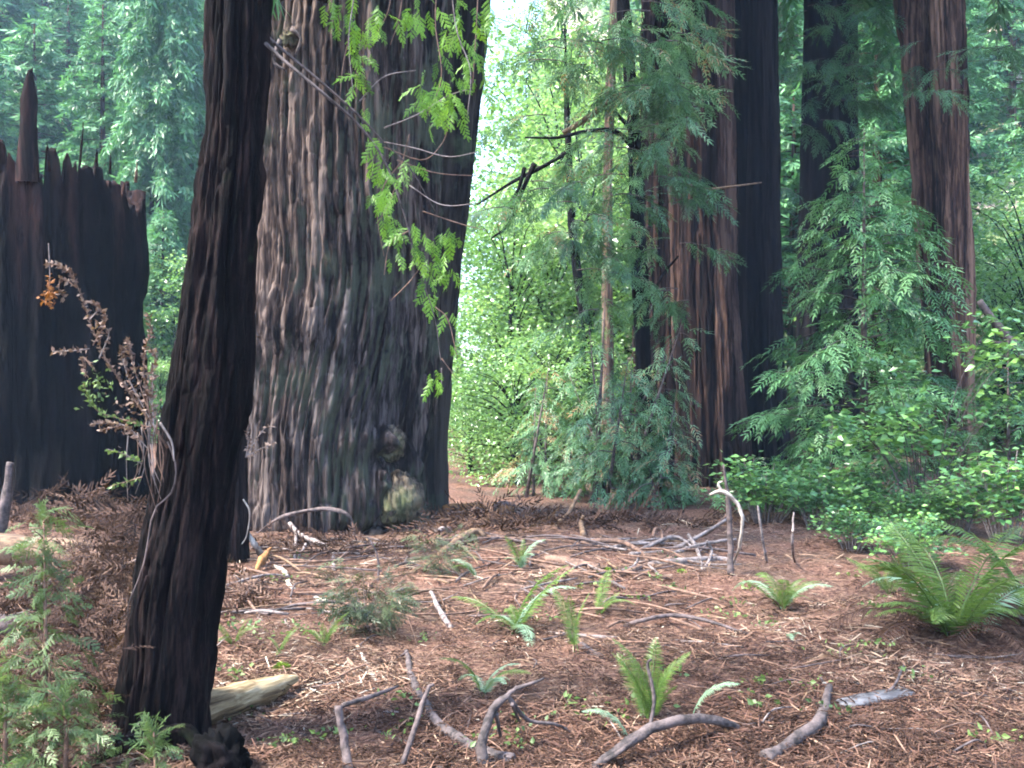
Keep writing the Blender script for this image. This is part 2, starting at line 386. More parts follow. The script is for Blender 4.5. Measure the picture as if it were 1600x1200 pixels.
# ------------------------------------------------------------------ ground
def make_ground():
    nx, ny = 320, 350
    sx = np.linspace(-1, 1, nx); X = np.sinh(sx * 5.2) / math.sinh(5.2) * 900
    ty = np.linspace(0, 1, ny)
    Y = -60 + 0 * ty
    a = np.linspace(0, 1, 40); b = np.linspace(0, 1, ny - 40)
    Y[:40] = -400 + (402) * (1 - (1 - a) ** 3) ; Y[40:] = 2.05 * (1400 / 2.05) ** b + 0.0
    Y[40:] = 2.1 + (np.exp(b * 5.6) - 1) / (math.exp(5.6) - 1) * 1400 * 0.9 + b * 4
    XX, YY = np.meshgrid(X, Y)
    ZZ = terrain(XX, YY)
    V = np.stack([XX, YY, ZZ], -1).reshape(-1, 3)
    i = np.arange(ny - 1)[:, None] * nx; j = np.arange(nx - 1)[None]
    Q = np.stack([i + j, i + j + 1, i + nx + j + 1, i + nx + j], -1).reshape(-1, 4)
    o = mob("forest_floor", new_mesh("forest_floor", V, Q), M['ground'])
    tag(o, kind="structure")
make_ground()

# ------------------------------------------------------------------ leaf templates
def tmpl(quads, jit=None):
    q = np.asarray(quads, float)             # (m,4,3)
    V = q.reshape(-1, 3); Q = np.arange(len(V)).reshape(-1, 4)
    tj = np.repeat(R.uniform(-.16, .16, len(q)), 4) if jit is None else jit
    return V, Q, tj

def blade(a, b, w, n=(0, 0, 1), dr=0.0):
    a = np.asarray(a, float); b = np.asarray(b, float); d = b - a
    s = np.cross(d, np.asarray(n, float)); s = s / (np.linalg.norm(s) + 1e-9) * w * .5
    m = a + d * .45 + np.array([0, 0, dr])
    return [a, m + s, b, m - s]

def spray_needled(nb=8, L=0.34, bl=0.12, nn=7, nl=0.014, nw=0.004):
    out = []
    def branchlet(p, d, ln, k):
        d = d / np.linalg.norm(d); s = np.cross([0, 0, 1.0], d); s /= np.linalg.norm(s)
        for i in range(k):
            t = (i + .3) / k; q = p + d * ln * t + np.array([0, 0, -0.25 * ln * t * t])
            pr = (0.55 + 0.9 * t * (1 - t) * 2) * (1 - .35 * t)
            for sg in (-1, 1):
                e = q + (d * 0.6 + s * sg * .85) * nl * pr * 1.25 + np.array([0, 0, -.003])
                out.append(blade(q, e, nw * 1.7))
        out.append(blade(p, p + d * ln + np.array([0, 0, -0.25 * ln]), nw))
    for i in range(nb):
        x = L * (i + .6) / nb; sg = 1 if i % 2 else -1
        z = -0.25 * L * (x / L) ** 2
        for s2 in ((sg,) if i < 1 else (1, -1)):
            ln = bl * (1.05 - .55 * (x / L)) * R.uniform(.7, 1.15)
            branchlet(np.array([x + .01 * s2, 0, z]), np.array([.72, s2 * .7 * R.uniform(.7, 1.2), R.uniform(-.35, .1)]), ln, nn)
    branchlet(np.array([L * .9, 0, -.22 * L]), np.array([1, 0.05, -.3]), bl * .8, nn)
    out.append(blade((0, 0, 0), (L * .95, 0, -.25 * L), .004))
    return tmpl(out)

def spray_mid(nb=7, L=0.34, bl=0.12, w=0.022):
    out = []
    for i in range(nb):
        x = L * (i + .4) / nb; z = -0.3 * L * (x / L) ** 2
        for s in (1, -1):
            ln = bl * (1.05 - .5 * x / L) * R.uniform(.65, 1.2)
            d = np.array([.75, s * .68 * R.uniform(.6, 1.25), R.uniform(-.45, .15)]); d /= np.linalg.norm(d)
            a = np.array([x, 0, z]); b = a + d * ln
            m = a + d * ln * .5
            out.append(blade(a, m + d * ln * .15, w, dr=.004)); out.append(blade(m - d * ln * .1, b + np.array([0, 0, -.15 * ln]), w * .8, dr=.004))
    out.append(blade((L * .85, 0, -.24 * L), (L * 1.2, .01, -.42 * L), w))
    return tmpl(out)

def spray_far(n=7, L=0.6, w=0.085):
    out = []
    for i in range(n):
        x = L * .75 * i / n; s = 1 if i % 2 else -1
        a = np.array([x, 0, -.2 * x]); b = a + np.array([.24, s * R.uniform(.1, .28), R.uniform(-.18, .06)]) * R.uniform(.7, 1.2)
        out.append(blade(a, b, w * R.uniform(.6, 1.2), n=(R.uniform(-.5, .5), R.uniform(-.5, .5), 1)))
    return tmpl(out)

def leaf_single(w=0.55):
    # a folded broad leaf: two quads
    return (np.array([[0, 0, 0], [.4, w * .5, .06], [1, 0, -.05], [.45, 0, -.03], [.4, -w * .5, .06]]),
            np.array([[0, 3, 2, 1], [0, 4, 2, 3]]), np.zeros(5))

SPN = [spray_needled() for _ in range(3)]
SPNEAR = [spray_needled(nb=5, L=.17, bl=.085, nn=9, nl=.012, nw=.0036) for _ in range(3)]
SPM = [spray_mid() for _ in range(3)]
SPF = [spray_far() for _ in range(3)]
LEAF = leaf_single(); LEAFR = leaf_single(.75)

def scatter_any(mb, tms, d, up, sc, pos, tint):
    d = np.asarray(d); k = len(pos); g = R.integers(0, len(tms), k)
    for i, t in enumerate(tms):
        m = g == i
        if m.any(): scatter(mb, t, d[m], np.asarray(up)[m], np.asarray(sc)[m], np.asarray(pos)[m], np.asarray(tint)[m])

# ------------------------------------------------------------------ trunks
def trunk(name, keys, mat, parent, vis_top, top, nth=160, nz=160, amp=0.05, freq=7.0, stretch=0.09, flare=0.25, flare_h=0.5,
          lobes=0.06, lumps=(), slant=None, seed=0, origin=(0, 0, 0), zbase=None, fine=True):
    """keys: (z, x, y, r) rows; rings are horizontal"""
    k = np.array(sorted(keys)); z0 = k[0, 0] if zbase is None else zbase
    zs = np.concatenate([np.linspace(z0, vis_top, nz), np.linspace(vis_top, top, 14)[1:]]) if top > vis_top + .3 else np.linspace(z0, top, nz)
    path = smooth_path(k, 12 * len(k))
    cx = np.interp(zs, path[:, 0], path[:, 1]); cyy = np.interp(zs, path[:, 0], path[:, 2]); r = np.interp(zs, path[:, 0], path[:, 3])
    above = zs > k[-1, 0]
    if above.any():     # carry on along the last direction and taper
        dz = zs[above] - k[-1, 0]; m = (k[-1, 1:3] - k[-2, 1:3]) / (k[-1, 0] - k[-2, 0]) * .5
        cx[above] = k[-1, 1] + m[0] * dz; cyy[above] = k[-1, 2] + m[1] * dz
        r[above] = k[-1, 3] * np.maximum(1 - dz / (top - k[-1, 0] + .01) * .85, .08)
    th = np.linspace(0, 2 * math.pi, nth, endpoint=False)
    T, Z = np.meshgrid(th, zs); Rr = np.repeat(r[:, None], nth, 1)
    Rm = k[:, 3].mean()
    Ts = T + (slant(Z, T) if slant is not None else 0)
    C, S = np.cos(Ts), np.sin(Ts)
    low = fbm(C * 1.2 + 5, S * 1.2, Z * 0.25, seed + 40, 2) - .5
    hb = np.maximum(Z - z0, 0)
    fl = flare * np.exp(-hb / flare_h)
    lob = 1 + fl * (0.5 + 1.1 * vnoise(C * 1.9 + 3, S * 1.9, Z * .2, seed + 7)) + lobes * 2 * low
    wob = fbm(C * Rm * 2, S * Rm * 2, Z * .6, seed + 21, 2) * .22
    n1 = vnoise(C * Rm * freq + wob, S * Rm * freq + wob, Z * freq * stretch, seed)
    n2 = vnoise(C * Rm * freq * 2.1 + wob * 2, S * Rm * freq * 2.1, Z * freq * stretch * 2.2, seed + 3)
    n3 = vnoise(C * Rm * freq * 4.2, S * Rm * freq * 4.2, Z * freq * stretch * 6, seed + 5)
    ridge = 1 - np.abs(n1 * 2 - 1)
    ridge2 = 1 - np.abs(n2 * 2 - 1)
    disp = -amp * (ridge ** 2.2) * 1.1 - amp * .5 * ridge2 ** 2 + amp * .75 * (n3 - .5) + amp * .4 * (vnoise(C * Rm * freq * 3.1, S * Rm * freq * 3.1, Z * freq * .9, seed + 31) - .5)
    # plates broken across the grain
    n5 = vnoise(C * Rm * freq * 1.2, S * Rm * freq * 1.2, Z * freq * .45, seed + 9)
    disp = disp - amp * .25 * (1 - np.abs(n5 * 2 - 1)) ** 8
    RR = Rr * lob + disp
    for (lt, lz, wt, wz, la) in lumps:
        dt = (T - lt + math.pi) % (2 * math.pi) - math.pi
        RR = RR + la * np.exp(-((dt * Rm / wt) ** 2 + ((Z - lz) / wz) ** 2))
    V = np.stack([cx[:, None] + RR * np.cos(T), cyy[:, None] + RR * np.sin(T), Z], -1).reshape(-1, 3) - np.asarray(origin, float)
    n = len(zs)
    i = np.arange(n - 1)[:, None] * nth; j = np.arange(nth)[None]; jn = (j + 1) % nth
    Q = np.stack([i + j, i + jn, i + nth + jn, i + nth + j], -1).reshape(-1, 4)
    me = new_mesh(name, V, Q)
    return mob(name, me, mat, parent)

def keys_px(rows, Y):
    """rows: (v, u_left, u_right) in photo pixels at depth Y -> trunk keys"""
    out = []
    for v, a, b in rows:
        p = P((a + b) / 2, v, Y)
        out.append((p[2], p[0], p[1], (b - a) / 2 / F * Y))
    return out

# ---- crown foliage for a tree: branches with flat drooping sprays
def crown(mb_leaf, mb_wood, base, z0, z1, rad, nbr, tms, sc=(.8, 1.3), per_m=9, droop=.35, up0=.15, prof=.8, tint=(.2, .7), az=None, jitter=.25, woodr=.012, minlen=.25, axis=None):
    pos, dd, uu, ss, tt = [], [], [], [], []
    for b in range(nbr):
        f = (b + R.uniform(0, 1)) / nbr; z = z0 + (z1 - z0) * f
        a = R.uniform(*az) if az else b * 2.39996 + R.uniform(-.5, .5)
        L = max(minlen, rad * (1 - f) ** prof * R.uniform(.55, 1.15))
        o = np.array([base[0], base[1], base[2] + z]) if axis is None else axis(z)
        d0 = np.array([math.cos(a), math.sin(a), 0]); n = max(4, int(L * 3))
        ts = np.linspace(0, 1, n); bend = R.uniform(-.25, .25)
        side = np.array([-d0[1], d0[0], 0])
        dr = droop * R.uniform(.5, 1.5); u0 = up0 * R.uniform(.2, 1.6)
        pth = o + L * (ts[:, None] * d0 + (bend * ts ** 2)[:, None] * side + (u0 * ts - dr * ts ** 2)[:, None] * np.array([0, 0, 1]))
        if mb_wood is not None:
            V, Q = tube(pth, [woodr * (.5 + L * .5), woodr * .25], 4); mb_wood.add(V, Q)
        k = max(3, int(L * per_m)); t = R.uniform(.12, 1.0, k) ** .8
        q = np.stack([np.interp(t, ts, pth[:, c]) for c in range(3)], -1)
        sg = np.where(R.uniform(0, 1, k) < .5, -1, 1)[:, None]
        fw = R.uniform(.25, 1.0, k)[:, None]
        dv = d0 * fw + side * sg * R.uniform(.3, 1.0, k)[:, None] + np.array([0, 0, 1]) * (R.normal(-.18, .22, k) - dr * .5 * t)[:, None]
        pos.append(q + R.normal(0, .03, (k, 3))); dd.append(dv); uu.append(np.array([0, 0, 1.0]) + R.normal(0, jitter, (k, 3)))
        ss.append(R.uniform(*sc, k)); bt = R.uniform(*tint)
        tt.append(np.clip(bt + .25 * (t - .5) + R.normal(0, .1, k), 0, 1))
    scatter_any(mb_leaf, tms, np.concatenate(dd), np.concatenate(uu), np.concatenate(ss), np.concatenate(pos), np.concatenate(tt))

# ---- high crowns of the big redwoods, above the picture: they shade the floor
def high_crown_mesh(seed, H0, H1, rad, nbr):
    global R
    keep = R; R = np.random.default_rng(seed)
    L = MB(); crown(L, None, (0, 0, 0), H0, H1, rad, nbr, SPF, sc=(1.2, 2.0), per_m=7, droop=.5, up0=.1, prof=.55, tint=(.1, .6))
    me = new_mesh("crown", np.concatenate(L.V), np.concatenate(L.Q), True, np.concatenate(L.T)); me.materials.append(M['hill'])
    R = keep
    return me
HC = [high_crown_mesh(1, 0, 14, 5.0, 170), high_crown_mesh(2, 0, 14, 4.2, 150)]

def add_high_crown(parent, xy, z, i=0, s=1.0, rot=0.0):
    o = mob("crown", HC[i], None, parent)
    o.location = (xy[0] - parent.location.x, xy[1] - parent.location.y, z - parent.location.z)
    o.scale = (s, s, 1); o.rotation_euler = (0, 0, rot)
    return o

# ---- giant redwood in the centre
GY = 13.0
def giant():
    b = on_ground(P(520, 0, GY)[0], GY)
    t = thing("giant_redwood", "huge furrowed redwood with burls at its foot, middle of the clearing edge", "tree", b)
    ks = keys_px([(870, 346, 660), (800, 358, 660), (700, 362, 668), (600, 370, 682), (450, 380, 692), (250, 392, 696), (0, 400, 698), (-120, 404, 696)], GY)
    def slant(Z, T): 
        return 0.10 * np.sin(Z * 1.1 + 1.0) * np.exp(-((Z - 2.2) / 1.9) ** 2) + 0.05 * (vnoise(np.cos(T) * 1.5, np.sin(T) * 1.5, Z * .6, 77) - .5)
    zz = lambda v: P(0, v, GY - 1.1)[2]
    # angles: -pi/2 faces the camera
    lum = [(-1.02, zz(785), .32, .34, .16), (-1.10, zz(690), .22, .16, .10), (-.85, zz(720), .12, .4, .08), (-1.62, zz(850), .34, .10, -.20), (-1.2, zz(842), .17, .12, -.28),
           (-1.35, zz(330), .22, .30, .12), (-1.45, zz(340), .08, .2, -.10), (-1.95, zz(500), .5, .35, .10), (-2.2, zz(820), .4, .3, .12), (-1.75, zz(600), .12, .7, -.06)]
    rb = np.random.default_rng(8)
    def th_of(u): return -math.pi / 2 + math.asin(max(-.98, min(.98, (u - 508) / 152)))
    for (u, v, su, sv, n, am) in ((622, 782, 26, 32, 16, .13), (612, 690, 14, 16, 9, .10), (645, 735, 8, 34, 7, .08), (600, 740, 10, 14, 5, .06)):     # knobbly burls on the right foot
        lum.append((th_of(u), zz(v), su * .0085, sv * .0085, am * 2.0))
        for _ in range(n):
            q = rb.uniform(.04, .11)
            lum.append((th_of(u + rb.normal(0, su * .55)), zz(v + rb.normal(0, sv * .55)), q, q * rb.uniform(.7, 1.3), am * rb.uniform(-.35, .9)))
    lum += [(th_of(625), zz(722), .14, .035, -.14), (th_of(610), zz(715), .10, .04, -.10), (th_of(600), zz(838), .2, .1, -.16)]
    trunk("trunk", ks, M['giant'], t, P(0, -60, GY)[2], 26, nth=480, nz=380, amp=0.075, freq=8.5, stretch=0.062, flare=.10, flare_h=.5, lobes=.07, lumps=lum, slant=slant, seed=4, origin=b, zbase=b[2] - .35)
    for (u, v, Y, sx, sy, sz, sd) in ((624, 782, 12.1, .28, .24, .36, 1), (613, 692, 12.14, .17, .15, .21, 2)):
        V, Q = knob(56, 40, (sx, sy, sz), sd, .3, .34)
        mob("burl", new_mesh("burl", V, Q), M['burl'], t, P(u, v, Y) - b)
    # dark solid knobs added to give the shade of the hollow under the burls
    for (u, v, Y, sx, sy, sz, sd) in ((588, 845, 11.95, .17, .12, .16, 4), (636, 840, 12.02, .18, .14, .15, 7)):
        V, Q = knob(40, 28, (sx, sy, sz), sd)
        mob("hollow_shade_knob", new_mesh("hollow_shade_knob", V, Q), M['fused'], t, P(u, v, Y) - b)
    V, Q = knob(30, 22, (.10, .08, .10), 5, 1.0, .5)
    mob("branch_knot", new_mesh("branch_knot", V, Q), M['burl'], t, P(452, 58, 11.78) - b)
    for pts in ([(438, 62), (428, 95), (446, 110)], [(455, 45), (470, 60), (462, 85)]):
        V, Q = tube(smooth_path([P(u, v, 11.7) for u, v in pts], 8), [.03, .012], 6)
        mob("dead_stub", new_mesh("dead_stub", V - b, Q), M['purple'], t)
    # a raised root rim with an undercut
    rim = smooth_path([P(395, 838, 11.75), P(440, 808, 11.55), (P(500, 796, 11.5)), P(545, 806, 11.5), P(556, 850, 11.6)], 26)
    V, Q = tube(rim, [.008, .02, .026, .02, .006], 8, .6, 3)
    mob("surface_root", new_mesh("surface_root", V - b, Q), M['dark'], t)
    add_high_crown(t, (b[0], b[1]), 20, 0, .55, .4)
    return t

def knob(nu, nv, s, seed, a=.5, b=.22):
    u = np.linspace(0, 2 * math.pi, nu, endpoint=False); w = np.linspace(0.02, math.pi - .02, nv)
    U, W = np.meshgrid(u, w)
    D = np.stack([np.cos(U) * np.sin(W), np.sin(U) * np.sin(W), np.cos(W)], -1)
    n = fbm(D[..., 0] * 2.2 + seed * 9, D[..., 1] * 2.2, D[..., 2] * 2.2, seed, 3)
    n2 = vnoise(D[..., 0] * 7, D[..., 1] * 7, D[..., 2] * 3, seed + 5)
    V = D * (1 - a * .5 - b * .5 + a * n + b * n2)[..., None] * np.array(s)
    i = np.arange(nv - 1)[:, None] * nu; j = np.arange(nu)[None]; jn = (j + 1) % nu
    Q = np.stack([i + j, i + nu + j, i + nu + jn, i + jn], -1).reshape(-1, 4)
    return V.reshape(-1, 3), Q
giant()

def simple_tree(name, label, rows, Y, mat, vis=-60, top=24, cr=None, **kw):
    ks = keys_px(rows, Y); b = on_ground(ks[0][1], Y)
    ks[0] = (min(ks[0][0], b[2]), *ks[0][1:])
    t = thing(name, label, "tree", b, kw.pop('group', None))
    trunk("trunk", ks, mat, t, P(0, vis, Y)[2], top, origin=b, zbase=b[2] - .3, **kw)
    if cr: add_high_crown(t, (ks[-1][1], ks[-1][2]), cr[0], cr[1], cr[2], cr[3])
    return t

simple_tree("redwood_tree", "dark redwood trunk standing just behind the right flank of the giant redwood",
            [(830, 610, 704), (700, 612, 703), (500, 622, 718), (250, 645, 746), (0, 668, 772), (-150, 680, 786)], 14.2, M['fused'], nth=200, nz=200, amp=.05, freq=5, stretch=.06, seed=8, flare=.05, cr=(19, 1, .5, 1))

# ---- right-hand grove
simple_tree("redwood_tree", "thick reddish redwood trunk in the right grove, lit on its left",
            [(760, 1052, 1176), (600, 1050, 1168), (400, 1044, 1156), (200, 1046, 1152), (0, 1050, 1150), (-150, 1050, 1148)], 19.6, M['redbark'], nth=260, nz=200, amp=.085, freq=6.5, stretch=.05, seed=12, flare=.12, cr=(14, 0, .7, 2))
simple_tree("redwood_tree", "nearly black redwood trunk against the right side of the reddish trunk",
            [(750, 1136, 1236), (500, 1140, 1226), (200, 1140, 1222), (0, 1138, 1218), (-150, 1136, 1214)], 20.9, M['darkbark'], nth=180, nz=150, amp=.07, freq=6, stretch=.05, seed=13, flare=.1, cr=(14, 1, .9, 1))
simple_tree("redwood_tree", "dark redwood trunk deep in the grove, left of the layered young conifer top",
            [(730, 1235, 1318), (400, 1245, 1312), (200, 1250, 1310), (0, 1254, 1306), (-150, 1256, 1304)], 25, M['darkbark'], nth=120, nz=120, amp=.06, freq=3.6, stretch=.05, seed=14, cr=(13, 0, .9, 0))
simple_tree("redwood_tree", "thin dim trunk deep in the grove with foliage hanging in front of it",
            [(730, 1300, 1345), (200, 1302, 1342), (0, 1304, 1338), (-150, 1304, 1336)], 28, M['darkbark'], nth=80, nz=100, amp=.05, freq=3.6, seed=15)
simple_tree("redwood_tree", "brown leaning redwood trunk at far right, the left one of a pair",
            [(740, 1452, 1520), (500, 1440, 1505), (300, 1424, 1486), (150, 1410, 1470), (0, 1398, 1456), (-150, 1386, 1442)], 22.4, M['brownbark'], nth=180, nz=150, amp=.09, freq=6.0, stretch=.04, seed=16, lobes=.12, cr=(13, 1, .9, 0))
simple_tree("redwood_tree", "brown leaning redwood trunk at far right, the right and darker one of a pair",
            [(740, 1478, 1532), (500, 1470, 1524), (300, 1462, 1520), (150, 1454, 1514), (0, 1446, 1506), (-150, 1440, 1498)], 21.6, M['brownbark'], nth=180, nz=150, amp=.08, freq=6.0, stretch=.04, seed=17, lobes=.1, cr=(14, 0, .8, 0))
simple_tree("slender_tree", "slender pale brown trunk rising behind the leafy thicket",
            [(760, 936, 962), (560, 938, 960), (340, 940, 958), (150, 945, 962), (0, 952, 970), (-150, 958, 976)], 19, M['palebark'], nth=60, nz=100, amp=.02, freq=9, seed=18, cr=(12, 1, .4, 0))
simple_tree("redwood_tree", "shadowed reddish brown trunk left of the thick reddish one, partly hidden by boughs",
            [(760, 985, 1062), (500, 988, 1058), (200, 994, 1058), (0, 998, 1058), (-150, 1000, 1058)], 21.8, M['redbark'], nth=140, nz=140, amp=.08, freq=6, stretch=.05, seed=24, flare=.1)
dark_slender = simple_tree("slender_tree", "slender dark trunk with broken side branches, between thicket and reddish trunk",
            [(800, 1000, 1034), (600, 992, 1022), (400, 984, 1012), (200, 978, 1002), (0, 962, 986), (-150, 955, 978)], 17.2, M['darkbark'], nth=60, nz=100, amp=.03, freq=8, seed=19, cr=(12, 0, .5, 1))
simple_tree("slender_tree", "thin crooked dark stem inside the bright leafy thicket",
            [(780, 930, 950), (600, 915, 936), (530, 910, 930), (420, 893, 910), (300, 884, 898), (150, 880, 890)], 23, M['darkbark'], vis=100, top=11, nth=40, nz=80, amp=.02, freq=8, seed=20)
for rows, Y, s, lb in (([(640, 232, 256), (300, 233, 254)], 37, 22, "dim hazy trunk seen through the gap beside the burnt stump"),
                 ([(640, 262, 284), (300, 262, 282)], 41, 23, "fainter hazy trunk just left of the leaning redwood")):
    simple_tree("hazy_tree", lb, rows, Y, M['darkbark'], nth=40, nz=40, amp=.05, freq=4, seed=s, vis=300, top=P(0, 240, Y)[2], cr=(P(0, 380, Y)[2], 0, .5, s))

# side branches of the dark slender tree
def limb(name, pts, r, mat, parent, sides=7, n=16, rough=.25, seed=0):
    V, Q = tube(smooth_path(pts, n), r, sides, rough, seed)
    return mob(name, new_mesh(name, V - np.array(parent.location), Q), mat, parent)
def limb_px(name, pts, Y, rpx, mat, parent, **kw):
    return limb(name, [P(p[0], p[1], p[2] if len(p) > 2 else Y) for p in pts], [q / F * Y for q in rpx], mat, parent, **kw)
limb_px("branch", [(990, 230), (960, 205), (915, 205), (870, 215), (820, 215)], 17, [4, 4, 3, 1.5], M['darkbark'], dark_slender, seed=2)
limb_px("branch", [(996, 210), (975, 190), (955, 168)], 17, [4, 3], M['darkbark'], dark_slender, seed=3)
limb_px("broken_branch", [(880, 208, 16.6), (920, 182, 16.6), (966, 148, 16.6)], 16.6, [4, 5.5, 5], M['tan'], dark_slender, seed=4)
limb_px("branch", [(900, 230), (850, 260), (800, 285), (745, 320)], 17, [3.5, 3, 1.5], M['darkbark'], dark_slender, seed=5)
limb_px("branch", [(835, 255), (815, 300), (795, 350), (768, 372)], 16.8, [4, 3, 1.5], M['darkbark'], dark_slender, seed=6)
limb_px("branch", [(820, 262), (808, 300), (785, 334)], 16.9, [3.5, 2.5], M['darkbark'], dark_slender, seed=7)
limb_px("branch", [(1010, 480), (1035, 430), (1060, 400)], 17, [3, 1.5], M['darkbark'], dark_slender, seed=8)
limb_px("bare_twig", [(1060, 282, 18.2), (1100, 295, 18.2), (1140, 292, 18.2), (1190, 285, 18.2)], 18.2, [1.2, 2, 1], M['tan'], dark_slender, seed=9)

# ------------------------------------------------------------------ leaning redwood in front
LY = 4.6
def leaning():
    b = on_ground(P(245, 0, LY)[0], LY)
    t = thing("leaning_redwood", "dark leaning redwood trunk close by on the left, in front of everything", "tree", b)
    ks = keys_px([(1235, 150, 322), (1190, 172, 326), (1125, 176, 322), (937, 202, 345), (750, 236, 372), (600, 261, 396), (400, 290, 406), (200, 313, 419), (0, 319, 425), (-150, 322, 426), (-600, 330, 424)], LY)
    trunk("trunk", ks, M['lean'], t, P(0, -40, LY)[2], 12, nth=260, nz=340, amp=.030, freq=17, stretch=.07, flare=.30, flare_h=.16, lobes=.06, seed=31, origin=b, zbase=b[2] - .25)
    add_high_crown(t, (P(372, 0, LY)[0], LY), 9, 1, .5, 1)
    # roots running into the litter
    for pts, r in (([(250, 1165, 4.35), (215, 1148, 4.3), (195, 1165, 4.2), (150, 1190, 4.2)], [.03, .035, .03, .012]), ([(230, 1150, 4.3), (285, 1140, 4.33), (310, 1165, 4.32), (322, 1200, 4.3)], [.02, .03, .03, .015]),
                   ([(230, 900, 4.38), (212, 960, 4.36), (214, 1040, 4.35), (200, 1120, 4.35)], [.007, .01, .008, .006])):
        limb("root", [P(*p) for p in pts], r, M['lean'], t, seed=3)
    # dangling strips and vines
    for pts, Y, r, m in (([(262, 690), (275, 730), (268, 770), (240, 800), (225, 880), (202, 940), (200, 960)], 4.36, .0045, 'dark'), ([(250, 660), (268, 690), (272, 720)], 4.33, .006, 'grey'),
                      ([(380, 780), (390, 800), (386, 835), (378, 850)], 4.5, .004, 'pale')):
        limb("hanging_strip", [P(u, v, Y) for u, v in pts], [r, r * .6], M[m], t, sides=5)
    # the two bare branches reaching right
    br1 = [P(u, v, Y) for u, v, Y in ((415, 55, 4.6), (450, 85, 4.6), (510, 135, 4.62), (565, 185, 4.65), (600, 222, 4.68), (640, 262, 4.7), (680, 330, 4.72))]
    br2 = [P(u, v, Y) for u, v, Y in ((415, 68, 4.55), (450, 100, 4.5), (510, 150, 4.5), (560, 195, 4.58), (600, 250, 4.6), (630, 330, 4.62), (655, 420, 4.64), (680, 500, 4.66), (690, 575, 4.66))]
    b1 = limb("branch", br1, [.008, .007, .005, .003, .002], M['purple'], t, n=30, seed=1)
    b2 = limb("branch", br2, [.009, .008, .005, .003, .002], M['purple'], t, n=40, seed=2)
    # a limb above the picture that carries the hanging sprays
    top = [P(u, v, Y) for u, v, Y in ((400, -260, 4.6), (500, -170, 4.7), (600, -110, 4.8), (700, -85, 4.85), (790, -70, 4.9))]
    b3 = limb("branch", top, [.035, .022, .012, .006], M['lean'], t, n=20, seed=5)
    tw = [[(560, -130), (555, -20), (545, 60), (552, 150)], [(600, -110), (610, 0), (585, 60)], [(640, -100), (625, 20), (610, 70)], [(700, -85), (712, 40), (735, 110), (730, 185)],
          [(690, -85), (680, 30), (690, 120), (665, 185)], [(750, -75), (745, 30), (738, 140)], [(600, 222), (650, 232), (700, 245), (745, 238)], [(600, 230), (660, 250), (690, 225), (700, 200)],
          [(620, 250), (680, 270), (745, 275)], [(640, 290), (690, 320), (745, 318)], [(640, 210), (615, 300), (590, 350)], [(655, 420), (640, 440), (610, 470)], [(600, 200), (650, 180), (700, 150), (730, 140)],
          [(660, 330), (720, 350), (760, 360)], [(680, 480), (700, 500), (715, 560)], [(560, 160), (600, 120), (650, 110)], [(630, 250), (600, 290), (590, 340), (600, 400)], [(545, 60), (535, 110), (530, 170)],
          [(690, 575), (690, 600)], [(640, 360), (610, 380), (600, 430)], [(690, 560), (712, 590)]]
    L = MB(); k = 0
    pos, d, sc, tn = [], [], [], []
    for i, pp in enumerate(tw):
        Y = 4.62 + .25 * ((i * .37) % 1)
        pth = smooth_path([P(u, v, Y) for u, v in pp], 14)
        o = limb("twig", pth, [.0036, .002], M['brown'] if i % 3 else M['grey'], t, sides=5, n=14)
        o.parent = b3 if pp[0][1] < 0 else (b1 if i % 2 else b2)
    # leafy lengths: (u, v, spread_u, spread_v, count)
    for (u, v, su, sv, n) in ((545, 40, 16, 48, 15), (590, 20, 18, 50, 13), (640, 10, 18, 28, 11), (715, 25, 34, 30, 16), (735, 90, 26, 40, 20), (700, 130, 34, 30, 18), (655, 145, 26, 18, 10), (720, 165, 22, 22, 9),
                              (555, 110, 12, 26, 6), (565, 178, 18, 14, 4), (585, 220, 16, 14, 6), (600, 250, 16, 16, 8), (610, 300, 18, 18, 8), (615, 350, 16, 22, 8), (650, 365, 24, 20, 9), (690, 360, 22, 22, 8), (655, 400, 22, 16, 8),
                              (680, 430, 18, 18, 6), (700, 395, 14, 20, 5), (690, 480, 12, 20, 5), (688, 585, 14, 8, 5), (530, 5, 14, 24, 6), (760, 20, 12, 28, 7), (640, 250, 16, 16, 5), (585, 300, 8, 12, 3), (705, 540, 8, 14, 2)):
        for _ in range(int(n * 1.15)):
            Y = R.uniform(4.5, 5.0)
            pos.append(P(u + R.normal(0, su * .7), v + R.normal(0, sv * .7), Y))
            dx = R.normal(0, .55); d.append([dx * .8, R.normal(0, .4), R.uniform(-1.6, -.25)]); sc.append(R.uniform(.28, .68)); tn.append(np.clip(R.normal(.55, .22), 0, 1))
    up = np.stack([R.normal(0, .5, len(pos)), -np.ones(len(pos)) * .8, R.normal(.6, .3, len(pos))], -1)
    scatter_any(L, SPNEAR, np.array(d), up, np.array(sc), np.array(pos), np.array(tn))
    L.build("foliage", M['bright'], t, b, smooth=False, kind="stuff")
    return t
lean = leaning()

